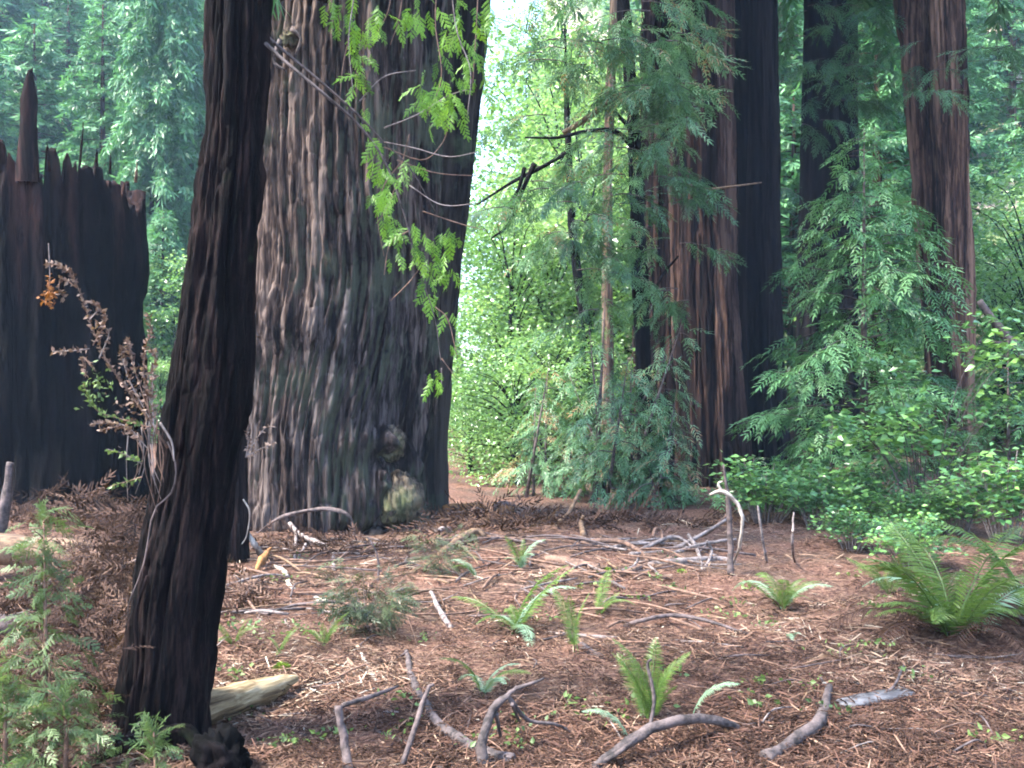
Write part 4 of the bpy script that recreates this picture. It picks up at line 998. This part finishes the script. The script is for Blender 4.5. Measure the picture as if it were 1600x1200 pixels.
fern(1085, 1155, .28, 1, "pale frond draped over the arched branch", pale=1, az=(-.3, -.2), tilt=(0, .1), lift=.12)
fern(365, 1010, .22, 5, "tiny fern right behind the leaning redwood")
fern(435, 1025, .26, 4, "low fern above the moss tuft")
fern(1390, 930, .5, 7, "thin fern left of the large sword fern")
fern(1235, 1000, .22, 2, "single pale frond pointing down below the medium fern", pale=2, az=(-1.8, -1.3))

# near sapling at bottom left
def near_sapling(u, v, Y, H, rad, nbr, label):
    x = (u - 800) / F * Y; b = on_ground(x, Y); t = thing("redwood_sapling", label, "sapling", b)
    L = MB(); W = MB(); V, Q = tube(np.array([[0, 0, -.1], [.01, 0, H * .5], [0, 0, H]]), [.014, .009, .003], 6); W.add(V, Q)
    crown(L, W, (0, 0, 0), .02, H, rad, nbr, SPNEAR, sc=(.3, .62), per_m=40, droop=.15, up0=.9, prof=.75, tint=(.35, 1.0), jitter=.6, woodr=.006, minlen=.06)
    k = 30; z = R.uniform(.55, 1.02, k) * H
    scatter_any(L, SPNEAR, np.stack([R.normal(0, .5, k), R.normal(0, .5, k), np.ones(k)], -1), rnd_dirs(k), R.uniform(.3, .5, k), np.stack([0 * z, 0 * z, z], -1), R.uniform(.5, 1, k))
    L.build("foliage", M['sapling2'], t, smooth=False, kind="stuff"); W.build("stem", M['brown'], t)
M['sapling2'] = leaf_mat("fresh_sapling_leaf", [(0, (0.0248, 0.0527, 0.0167)), (0.5, (0.0595, 0.1054, 0.0335)), (1, (0.119, 0.1792, 0.067))], transl=.4, rough=.4)
near_sapling(68, 0, 4.15, 1.08, .21, 62, "fresh green redwood sapling at the bottom left corner")
near_sapling(5, 0, 4.0, .42, .17, 22, "shorter sapling tuft cut off by the left edge")
near_sapling(100, 0, 4.0, .34, .16, 22, "low green sapling tuft just right of the fresh sapling")
near_sapling(240, 0, 3.95, .26, .1, 10, "tiny green seedling at the foot of the leaning redwood")

# ------------------------------------------------------------------ fallen wood
def stick(name, label, cat, pts, rpx, mat, sides=8, n=22, rough=.25, forks=(), group=None, seed=0, lift=0.25):
    """pts (u,v) rest on the ground, (u,v,Y) stand free; rpx: radii in photo pixels"""
    W = []
    for p in pts:
        if len(p) == 2:
            g = G(*p); g = g + np.array([0, 0, lift * rpx[0] / F * g[1]]); W.append(g)
        else: W.append(P(*p))
    W = np.array(W); Y = W[:, 1].mean(); b = W[0].copy()
    sp_ = smooth_path(W, n); rm = np.mean(rpx) / F * Y; kk = np.arange(n) * .55
    sp_ = sp_ + min(.9 * rm, .012) * (np.stack([vnoise(kk, seed + 3.3, 0, 5), vnoise(kk, seed + 7.7, 1, 6), vnoise(kk, seed + 1.1, 2, 7)], -1) - .5)
    V, Q = tube(sp_, [q / F * Y for q in rpx], sides, rough, seed)
    if forks:
        t = thing(name, label, cat, b, group); mob("stem", new_mesh("stem", V - b, Q), M[mat], t)
        for fp, fr in forks:
            V, Q = tube(smooth_path([P(*p) if len(p) > 2 else G(*p) for p in fp], 12), [q / F * Y for q in fr], 6, .2, seed + 1)
            mob("side_branch", new_mesh("side_branch", V - b, Q), M[mat], t)
        return t
    o = mob(name, new_mesh(name, V - b, Q), M[mat], None, b); tag(o, label, cat, group)
    return o
st = stick
st("fallen_branch", "dark arched branch bowing over the ground at the bottom centre", "branch", [(925, 1203, 4.3), (975, 1165, 4.38), (1020, 1138, 4.45), (1075, 1124, 4.52), (1125, 1128, 4.6), (1160, 1145, 4.66), (1185, 1172, 4.72)], [7, 9, 8, 6.5, 2], 'purple', n=34, seed=1, forks=[([(925, 1195, 4.35), (960, 1180, 4.32), (1010, 1140, 4.44)], [4, 3]), ([(1015, 1140, 4.45), (1022, 1090, 4.5), (1012, 1040, 4.52), (1018, 1030, 4.52)], [3, 3, 2])])
st("fallen_branch", "forked grey branch rising to the right, bottom centre left", "branch", [(752, 1196, 4.3), (757, 1140, 4.36), (780, 1100, 4.45), (808, 1074, 4.5)], [9, 8, 6.5, 3], 'purple', n=24, seed=2, forks=[([(805, 1076, 4.5), (830, 1068, 4.52), (850, 1060, 4.55)], [3.5, 2]), ([(795, 1090, 4.48), (825, 1125, 4.6), (870, 1132, 4.65), (900, 1150)], [4, 3, 2]), ([(775, 1115, 4.43), (782, 1150, 4.5)], [4, 2.5]), ([(800, 1100, 4.46), (812, 1128, 4.6)], [3.5, 2])])
st("fallen_branch", "long thick weathered branch lying toward the bottom centre", "branch", [(634, 1024), (645, 1070), (672, 1120), (700, 1152), (745, 1178), (800, 1198)], [4, 7.5, 9, 11, 11], 'purple', n=36, seed=3, lift=1.6)
st("upright_stick", "dark stick standing upright out of the litter at the bottom", "stick", [(545, 1206, 4.25), (538, 1160, 4.3), (528, 1104, 4.33)], [8.5, 7, 6], 'dark', seed=4, forks=[([(535, 1102, 4.4), (575, 1090, 4.6), (622, 1072, 4.8)], [4, 4, 2])])
st("fallen_branch", "grey stick slanting under the green stemmed twig at the bottom", "stick", [(566, 1130), (590, 1148), (640, 1168), (690, 1205)], [5, 6, 6], 'purple', seed=5)
st("green_twig", "mossy thin twig leaning against the long weathered branch", "twig", [(628, 1195, 4.33), (650, 1130, 4.38), (665, 1085, 4.45), (676, 1068, 4.48)], [4, 4, 2.5], 'mosswood' if 'mosswood' in M else 'dark', seed=6)
st("fallen_branch", "thin brown stick touching the long weathered branch", "stick", [(575, 1092), (620, 1094), (660, 1112)], [3, 3, 4], 'brown', seed=7)
st("white_stick", "short bleached white stick left of the long weathered branch", "stick", [(564, 1022), (578, 1048), (592, 1072)], [3, 4, 3], 'pale', seed=8)
st("fallen_branch", "mossy knotted branch at the bottom right, pointing up the clearing", "branch", [(1195, 1196), (1235, 1170), (1275, 1140), (1290, 1110), (1295, 1085)], [9, 10, 11, 9, 5], 'purple', seed=9, rough=.4, lift=1.3, forks=[([(1295, 1100), (1290, 1075, 5.35), (1282, 1058, 5.4)], [3, 2]), ([(1300, 1100), (1350, 1098), (1392, 1078, 5.2), (1412, 1040, 5.5)], [4, 3, 2]), ([(1285, 1140), (1320, 1110), (1326, 1098)], [3, 2])])
st("fallen_branch", "long thin stick lying along the bottom right", "stick", [(1265, 1150), (1330, 1165), (1400, 1174), (1480, 1168)], [3, 4, 3], 'grey', seed=10)
st("fallen_branch", "short bent stick beside the knotted branch", "stick", [(1315, 1130), (1340, 1150), (1355, 1166)], [4, 4, 3], 'brown', seed=11)
st("fallen_branch", "dark thin stick near the bottom right corner", "stick", [(1440, 1186), (1500, 1180), (1600, 1172)], [3, 3, 2], 'dark', seed=12)
st("fallen_branch", "pale stick at the right edge near the bottom", "stick", [(1555, 1088), (1600, 1094)], [3, 4], 'grey', seed=13)
st("fallen_branch", "tan broken stick end below the medium fern", "stick", [(1258, 1042), (1285, 1030), (1320, 1022)], [5, 6, 4], 'tan', seed=14)
st("fallen_branch", "curved dark thin branch arching across the middle of the clearing", "branch", [(975, 980), (1005, 968, 6.9), (1060, 962, 6.95), (1120, 975, 6.8), (1185, 996)], [3, 3.5, 3, 2], 'dark', seed=15)
st("fallen_branch", "long straight pale stick crossing the middle of the clearing", "stick", [(850, 990), (950, 997), (1060, 1003), (1160, 1012)], [3, 3, 2], 'grey', seed=16)
st("fallen_branch", "grey stub pointing right below the middle fern", "stick", [(895, 996), (915, 1015), (942, 1032)], [5, 6, 6], 'purple', seed=17)
st("fallen_branch", "short grey stick leaning left of the middle fern", "stick", [(673, 925, 7.9), (688, 955, 7.4), (705, 982)], [3, 4, 5], 'grey', seed=18)
st("fallen_branch", "long tan stick in front of the giant redwood foot", "stick", [(465, 918), (540, 912), (600, 906), (650, 896)], [4, 5, 5], 'tan', seed=19)
st("fallen_branch", "thin tan stick crossing above the long tan one", "stick", [(425, 884), (480, 887), (530, 898), (560, 906)], [3, 4, 3], 'tan', seed=20)
st("fallen_branch", "long thin dark stick lying right of the long tan stick", "stick", [(650, 904), (740, 912), (830, 918), (930, 930)], [3, 3, 2], 'brown', seed=21)
st("white_root", "bleached curving branch hanging from the root rim down to the litter", "branch", [(452, 818, 11.2), (470, 835, 10.9), (500, 850, 10.6), (518, 862, 10.4), (522, 895)], [3.5, 4, 3.5, 3], 'grey', seed=22, forks=[([(462, 826, 11), (462, 850, 10.5), (460, 880)], [2.5, 2]), ([(478, 850, 10.3), (468, 868, 10), (462, 882)], [2.5, 2])])
st("white_root", "bleached forked root right of the leaning redwood base", "branch", [(428, 886), (445, 895), (450, 912), (460, 922)], [3, 5, 4, 3], 'pale', seed=23)
st("white_root", "bright white stick slanting beside the leaning redwood", "stick", [(384, 830, 9.8), (398, 850, 9.6), (410, 872)], [3, 5, 4], 'pale', seed=24)
st("orange_splinter", "orange splintered wood chunk right of the leaning redwood", "wood", [(398, 896), (410, 875, 9.2), (424, 856, 9.5)], [2.5, 6.5, 1.5], 'orange', seed=25, rough=.5)
st("white_root", "thin pale vine curving down right of the leaning redwood", "twig", [(388, 905, 8.4), (390, 935, 8.0), (402, 962), (410, 970)], [2, 2, 2], 'grey', seed=26)
st("white_root", "thin grey twig below the giant redwood, bent", "twig", [(455, 935, 7.8), (452, 960, 7.4), (446, 972), (455, 982)], [2, 3, 2], 'grey', seed=27)
st("fallen_branch", "bleached chunk lying below the long tan stick", "wood", [(492, 936), (515, 945), (535, 956)], [5, 6, 3], 'pale', seed=28)
st("bare_twig", "single bare twig standing before the dark hollow of the giant redwood", "twig", [(592, 905), (590, 870, 9.0), (582, 850, 9.0), (574, 838, 9.0)], [2, 1.6, 1.2], 'dark', seed=29)
st("fallen_branch", "short tan stick lying at the giant redwood foot, left", "stick", [(505, 858), (540, 858), (566, 852)], [3, 4, 4], 'tan', seed=30)
st("fallen_branch", "short tan stick lying at the giant redwood foot, right", "stick", [(608, 862), (640, 864), (660, 852)], [4, 4, 3], 'tan', seed=31)
st("snag_post", "thin dark snag standing beside the bent pale branch", "snag", [(1141, 898), (1141, 850, 9.2), (1138, 790, 9.2), (1130, 725, 9.2)], [5.5, 5, 4, 1.5], 'dark', seed=32)
st("bent_branch", "bent pale bare branch curling over beside the dark snag", "branch", [(1143, 888), (1155, 855, 9.1), (1160, 815, 9.0), (1150, 785, 9.0), (1128, 768, 9.0), (1108, 774, 9.0)], [1.5, 2.5, 3, 4, 2], 'pale', n=30, seed=33, forks=[([(1128, 768, 9.0), (1122, 756, 9.0), (1130, 752, 9.0)], [2.5, 1.5])])
st("bare_twig", "thin grey stem standing right of the bent pale branch", "twig", [(1198, 880), (1190, 830, 9.8), (1184, 790, 9.8)], [2, 2, 1.5], 'grey', seed=34)
st("bare_twig", "thin grey stem behind the medium fern", "twig", [(1242, 880), (1238, 850, 9.4), (1240, 800, 9.4)], [2, 2, 1.2], 'grey', seed=35)
# tangle of grey branches on the right of the thicket
tang = [([(900, 850), (960, 845, 10.6), (1000, 862, 10.2), (1015, 885)], 4), ([(985, 868), (1040, 862, 10.4), (1080, 845, 10.6), (1135, 812, 10.8)], 4), ([(995, 885), (1060, 880), (1120, 876), (1150, 880)], 6), ([(960, 905), (1010, 885), (1050, 872, 9.7)], 5),
        ([(1000, 860, 10.5), (1030, 845, 10.6), (1060, 840, 10.7), (1090, 862)], 3), ([(1075, 835, 10.8), (1090, 860, 10.2), (1098, 895)], 3), ([(1020, 840, 10.8), (1024, 826, 10.9), (1034, 830, 10.9), (1034, 855)], 2.5), ([(1050, 865), (1100, 850, 10.4), (1150, 842, 10.6)], 3),
        ([(980, 855), (1010, 880), (1030, 900)], 2.5), ([(1090, 840, 10.8), (1110, 830, 10.9), (1140, 800, 11)], 2.5), ([(940, 860), (990, 850, 10.6), (1060, 852, 10.6), (1120, 870)], 3), ([(1100, 890), (1112, 865, 10), (1105, 845, 10)], 2.5)]
for i, (p, r) in enumerate(tang):
    st("tangled_branch", "grey bare branch in the tangle left of the dark snag", "branch", p, [r, r, r * .6], 'grey' if i % 3 else 'brown', seed=40 + i, group="tangled branches by the snag")
st("fallen_log", "small weathered log lying at the front of the debris pile", "log", [(852, 876), (890, 882), (935, 892)], [8, 10, 9], 'brown', sides=10, seed=60, rough=.1)
st("fallen_log", "short log just below the weathered one, front of the debris pile", "log", [(845, 888), (880, 894), (905, 898)], [6, 7, 5], 'brown', sides=8, seed=61, rough=.1)
st("fallen_branch", "thick pale brown branch leaning on the debris pile", "branch", [(690, 866), (715, 845, 10.6), (742, 830, 10.8), (758, 838, 10.8)], [6, 6, 5, 4], 'tan', seed=62)
st("fallen_branch", "thin long bough slanting up out of the debris pile into the thicket", "branch", [(812, 850), (850, 830, 12), (885, 805, 12.4), (908, 765, 12.6)], [4, 4, 3], 'tan', seed=63)
st("fallen_branch", "short yellowish stub standing behind the debris pile", "branch", [(912, 838), (908, 818, 12), (912, 805, 12)], [5, 4, 2], 'tan', seed=64)
for i, (u, v, Y, m, l) in enumerate(((705, 815, 12.5, 'brown', 60), (760, 820, 12.4, 'dark', 80), (730, 835, 11.8, 'dark', 70), (790, 835, 12, 'brown', 60), (720, 850, 11, 'grey', 60), (800, 815, 12.6, 'dark', 70), (770, 845, 11.5, 'brown', 50), (745, 808, 12.6, 'grey', 40), (820, 838, 12, 'dark', 60), (700, 840, 11.5, 'grey', 40), (840, 850, 11.6, 'brown', 60), (780, 800, 13, 'dark', 50))):
    a = random.uniform(-.5, .5)
    st("broken_branch", "broken brown branch heaped in the debris pile right of the giant redwood", "branch", [(u - l / 2, v + 2 + a * 30, Y - .15), (u, v - 12, Y), (u + l / 2, v - a * 30, Y + .1)], [3.5, 4.5, 2], m, seed=70 + i, group="debris pile branches")

def plank(name, label, cat, u0, v0, u1, v1, Y, h, d, mat, seed=0):
    a = P(u0, v0, Y); c = P(u1, v1, Y + .15); n = 14; V = []
    for q in (a, c): q[2] = max(q[2], float(terrain(q[0], q[1])) + h * .45)
    ax = c - a; L = np.linalg.norm(ax); ax /= L; up = np.array([0, 0, 1.]); s = np.cross(ax, up)
    for i in range(n):
        f = i / (n - 1); q = a + ax * L * f; e = .75 if i in (0, n - 1) else 1
        for (ss, uu) in ((-1, -1), (1, -1), (1, .8), (.2, 1), (-1, .9)):
            j = 1 + .18 * (vnoise(ss * 3 + seed, uu * 3, f * 6, seed) - .5) * 2
            V.append(q + s * ss * d * .5 * j * e + up * uu * h * .5 * j * e)
    i = np.arange(n - 1)[:, None] * 5; j = np.arange(5)[None]; jn = (j + 1) % 5
    Q = np.stack([i + j, i + jn, i + 5 + jn, i + 5 + j], -1).reshape(-1, 4); o = (n - 1) * 5
    Q = np.vstack([Q, [[3, 2, 1, 0], [4, 3, 0, 0], [o, o + 1, o + 2, o + 3], [o, o + 3, o + 4, o + 4]]])
    me = new_mesh(name, np.array(V) - a, Q[:, :]); me.validate()
    ob = mob(name, me, M[mat], None, a); tag(ob, label, cat); return ob
plank("split_log", "orange split log lying behind the debris pile", "log", 692, 797, 802, 793, 13.6, .17, .2, 'orange', 1)
plank("wood_slab", "flat grey weathered slab of wood at the bottom right", "wood", 1312, 1114, 1420, 1119, 5.05, .035, .12, 'slate', 2)
plank("fallen_log", "tan splintered log lying left behind the fresh sapling", "log", -40, 852, 145, 868, 8.7, .24, .3, 'tan', 3)
plank("fallen_log", "brown broken log slanting right of the splintered one", "log", 120, 866, 215, 888, 8.3, .14, .2, 'brown', 4)
plank("fallen_log", "dark log low on the left edge behind the saplings", "log", -30, 1005, 60, 1000, 6.6, .14, .2, 'dark', 5)

def peeled_log():
    a = P(300, 1116, 4.7); c = P(460, 1062, 5.4); ax = Vector(tuple(c - a)); L = ax.length; n = 40
    z = np.linspace(0, L, n); pth = np.stack([.012 * np.sin(z * 5), .008 * np.sin(z * 8 + 1), z], -1)
    V, Q = tube(pth, [.085, .085, .082, .080, .076, .070, .05, .022], 26, .14, 5)
    V[:, 0] += .010 * (vnoise(V[:, 0] * 60, V[:, 1] * 60, V[:, 2] * 6, 3) - .5)
    o = mob("peeled_log", new_mesh("peeled_log", V, Q), M['peeled'], None, a); o.rotation_mode = 'QUATERNION'; o.rotation_quaternion = ax.to_track_quat('Z', 'Y')
    tag(o, "pale peeled log poking out behind the leaning redwood base", "log")
peeled_log()
st("snag_post", "short dark snag at the far left edge before the burnt stump", "snag", [(-4, 845, 9.6), (8, 790, 9.6), (16, 722, 9.6)], [9, 8, 6], 'dark', seed=90, rough=.4)
st("leaning_pole", "dark leaning dead pole at the right edge by the paired trunks", "branch", [(1530, 470, 15), (1560, 510, 15), (1592, 550, 15), (1640, 600, 15), (1700, 720, 15)], [5, 7, 8, 8], 'dark', seed=91, forks=[([(1592, 548, 15), (1560, 536, 15), (1528, 534, 15)], [4, 2])])
def charred_lump():
    V, Q = knob(40, 30, (.12, .12, .13), 15, .9, .5); p = P(345, 1195, 4.2); o = mob("charred_chunk", new_mesh("charred_chunk", V, Q), M['char'], None, p); tag(o, "black charred chunk at the foot of the leaning redwood", "wood")
charred_lump()

# bits of wood scattered over the clearing
rs = np.random.default_rng(909); cnt = 0
while cnt < 290:
    v = 860 + 345 * rs.uniform(0, 1) ** .9; u = rs.uniform(330, 1620)
    if cnt % 5 < 3: v = 846 + 125 * rs.uniform(0, 1) ** 1.6; u = rs.uniform(360, 1100)
    if v < 960 and u > 1120: continue
    g = G(u, v); L = rs.uniform(.15, .65) * (1 + .07 * g[1]); a = rs.uniform(0, math.pi); r = rs.uniform(.003, .008) * (1 + .07 * g[1]) * (.5 if g[1] < 6.5 else 1); L *= (.6 if g[1] < 6.5 else 1)
    pts = []
    for f in (-.5, 0, .5):
        x, y = g[0] + math.cos(a) * L * f + rs.normal(0, .025), g[1] + math.sin(a) * L * f + rs.normal(0, .025); pts.append([x, y, float(terrain(x, y)) + r * 1.2 + rs.uniform(0, .03) + (rs.uniform(0, .03) if f == 0 else 0)])
    V, Q = tube(smooth_path(pts, 7), [r, r * 1.1, r * .6], 5)
    o = mob("stick", new_mesh("stick", V - pts[0], Q), M[['brown', 'tan', 'brown', 'dark', 'grey', 'brown', 'dark', 'brown', 'purple'][cnt % 9]], None, pts[0])
    tag(o, "small loose stick scattered on the reddish litter of the clearing", "stick", "loose sticks on the litter"); cnt += 1

# ------------------------------------------------------------------ litter, weeds, dead heap
def litter():
    n = 52000
    v = 760 + 460 * R.uniform(0, 1, n) ** .75; u = R.uniform(-60, 1660, n)
    Y = EYE * F / (v - HOR); x = (u - 800) / F * Y; z = terrain(x, Y)
    L = MB()
    # thin needles and twigs: a flat strip bent in the middle
    strip = (np.array([[-.5, -.02, .0], [0, -.026, .03], [.5, -.012, .0], [.5, .012, .004], [0, .026, .034], [-.5, .02, .004]]), np.array([[0, 1, 4, 5], [1, 2, 3, 4]]), np.zeros(6))
    a = R.uniform(0, 6.28, n); d = np.stack([np.cos(a), np.sin(a), R.normal(0, .22, n)], -1)
    sc = R.uniform(.03, .15, n) * (.7 + .07 * Y) * np.where(fbm(x * 1.3, Y * 1.3, 0 * x, 73, 2) > .47, 1, .45)
    p = np.stack([x, Y, z + .008 + R.uniform(0, .02, n)], -1)
    scatter(L, strip, d, np.array([0, 0, 1.]) + R.normal(0, .4, (n, 3)), sc, p, np.clip(R.normal(.42, .22, n) + 1.1 * (fbm(x * .9, Y * .9, 0 * x, 71, 3) - .5), 0, 1))
    o = L.build("forest_litter", M['litter'], smooth=False); tag(o, "reddish brown needles and twig litter covering the clearing", "litter", kind="stuff")
    # fallen dry sprays
    L = MB(); n = 5200; v = 790 + 420 * R.uniform(0, 1, n) ** .8; u = R.uniform(-60, 1660, n); Y = EYE * F / (v - HOR); x = (u - 800) / F * Y
    a = R.uniform(0, 6.28, n); d = np.stack([np.cos(a), np.sin(a), R.normal(0.05, .18, n)], -1)
    scatter_any(L, [spray_mid(5, .2, .07, .010) for _ in range(3)], d, np.array([0, 0, 1.]) + R.normal(0, .3, (n, 3)), R.uniform(.5, 1.1, n), np.stack([x, Y, terrain(x, Y) + .02 + R.uniform(0, .02, n)], -1), np.clip(R.normal(.5, .25, n), 0, 1))
    o = L.build("dry_sprays", M['dead'], smooth=False); tag(o, "dry brown redwood sprays fallen all over the clearing", "litter", kind="stuff")
    # pale chips and fallen leaves
    L = MB(); n = 420; v = 800 + 410 * R.uniform(0, 1, n) ** .8; u = R.uniform(-20, 1640, n); Y = EYE * F / (v - HOR); x = (u - 800) / F * Y
    scatter(L, LEAFR, rnd_dirs(n, -.2, .2), np.array([0, 0, 1.]) + R.normal(0, .4, (n, 3)), R.uniform(.014, .036, n), np.stack([x, Y, terrain(x, Y) + .02], -1), np.clip(R.normal(.85, .15, n), 0, 1))
    o = L.build("pale_leaf_chips", M['litter'], smooth=False); tag(o, "pale fallen leaf chips dotted over the litter", "litter", kind="stuff")
    # small green weeds
    L = MB(); nc = 60; k = 18; vv = 850 + 340 * R.uniform(0, 1, nc) ** .9; uu = R.uniform(340, 1640, nc); Y = EYE * F / (vv - HOR); x = (uu - 800) / F * Y
    g = np.repeat(np.arange(nc), k); n = nc * k; sp = R.uniform(.03, .09, nc)
    px = x[g] + R.normal(0, 1, n) * sp[g]; py = Y[g] + R.normal(0, 1, n) * sp[g]
    scatter_any(L, [LEAF, LEAFR], rnd_dirs(n, -.1, .9), rnd_dirs(n, .2, 1), R.uniform(.015, .045, n), np.stack([px, py, terrain(px, py) + .02 + R.uniform(0, .05, n)], -1), np.clip(R.uniform(0, 1, nc)[g] + R.normal(0, .1, n), 0, 1))
    o = L.build("ground_weeds", M['weed'], smooth=False); tag(o, "tiny green weeds sprouting through the litter", "weeds", kind="stuff")
litter()

def dead_heap():
    L = MB(); pos, d = [], []
    for (u, v, Y, su, sv, n) in ((130, 960, 6.0, 60, 50, 200), (60, 930, 7.0, 60, 40, 160), (160, 880, 7.6, 50, 40, 150), (40, 1060, 5.2, 60, 50, 120), (140, 1070, 5.0, 50, 60, 130), (200, 1000, 5.4, 30, 50, 80), (100, 800, 11, 90, 18, 180), (200, 820, 10, 50, 25, 120), (60, 1150, 4.6, 60, 30, 70), (150, 1160, 4.5, 50, 25, 70), (380, 950, 7.6, 30, 30, 60), (760, 842, 11.8, 60, 12, 130), (470, 862, 10.6, 70, 12, 110), (600, 870, 10.4, 60, 10, 70), (860, 850, 12.5, 60, 14, 90), (1000, 850, 12.5, 90, 14, 90)):
        for _ in range(n): 
            y = Y + R.normal(0, .35); p = P(u + R.normal(0, su * .7), v + R.normal(0, sv * .6), y); p[2] = max(p[2], float(terrain(p[0], p[1])) + .03); pos.append(p)
    n = len(pos); d = rnd_dirs(n, -.9, .5)
    scatter_any(L, SPM, d, rnd_dirs(n), R.uniform(.05, .13, n) * np.array(pos)[:, 1], np.array(pos), np.clip(R.normal(.4, .25, n), 0, 1))
    o = L.build("dead_frond_heap", M['dead'], smooth=False); tag(o, "heap of dead brown redwood fronds left of the leaning trunk", "dead fronds", kind="stuff")
    # stems that carry the heap
    for i in range(34):
        u = R.uniform(0, 215); v = R.uniform(870, 1130); Y = float(np.interp(v, [870, 1130], [8.0, 4.7])) ; a = R.uniform(-.9, .9)
        lx = R.uniform(30, 80)
        st("dead_bough", "thin dead bough in the brown frond heap behind the fresh sapling", "branch", [(u - lx * .5, v + 25 * a + 10, Y), (u, v, Y), (u + lx * .5, v - 25 * a + R.uniform(-8, 12), Y + .1)], [1.6, 2.2, 1.2], 'brown' if i % 3 else 'grey', sides=5, n=8, group="boughs of the dead heap")
dead_heap()

def moss(u, v, s, label):
    b = G(u, v); n = 240; L = MB(); dd = rnd_dirs(n, 0, 1)
    scatter(L, LEAF, dd + R.normal(0, .3, (n, 3)), rnd_dirs(n), R.uniform(.25, .5, n) * s, dd * np.array([1, 1, .6]) * s * .7, R.uniform(0, 1, n))
    me = new_mesh("moss_tuft", np.concatenate(L.V), np.concatenate(L.Q), False, np.concatenate(L.T)); o = mob("moss_tuft", me, M['moss'], None, b); tag(o, label, "moss")
moss(441, 1046, .055, "bright green moss tuft above the pale peeled log")
moss(948, 892, .05, "yellow green moss tuft by the tangled branches")
moss(1065, 895, .05, "mossy tuft under the tangled branches")
moss(905, 920, .04, "small moss patch below the short log")
def low_tuft(u, v, H, rad, n, label, mat):
    b = G(u, v); t = thing("low_shrub", label, "shrub", b); L = MB(); W = MB()
    crown(L, W, (0, 0, 0), 0, H, rad, n, SPM, sc=(.25, .5), per_m=40, droop=-.5, up0=.6, prof=.5, tint=(.1, .8), jitter=.6, woodr=.004)
    L.build("foliage", mat, t, smooth=False, kind="stuff"); W.build("stems", M['dark'], t)
low_tuft(575, 995, .16, .3, 26, "dark bristly low shrub in front of the giant redwood", M['bristle'])
low_tuft(690, 900, .12, .2, 14, "small bristly tuft left of the bluish fern", M['bristle'])

# ------------------------------------------------------------------ haze
def haze():
    m, nt, out = base_mat("haze_air")
    v = N(nt, "ShaderNodeVolumePrincipled", Density=0.00075, Anisotropy=0.2); v.inputs["Color"].default_value = (0.50, 0.70, 1.0, 1)
    nt.links.new(v.outputs[0], out.inputs["Volume"])
    x0, x1, y0, y1, z0, z1 = -960, 960, -450, 1330, -2.5, 135
    V = np.array([[x, y, z] for z in (z0, z1) for y in (y0, y1) for x in (x0, x1)])
    Q = np.array([[0, 2, 3, 1], [4, 5, 7, 6], [0, 1, 5, 4], [2, 6, 7, 3], [0, 4, 6, 2], [1, 3, 7, 5]])
    o = mob("haze", new_mesh("haze", V, Q, False), m); tag(o, kind="stuff")
haze()
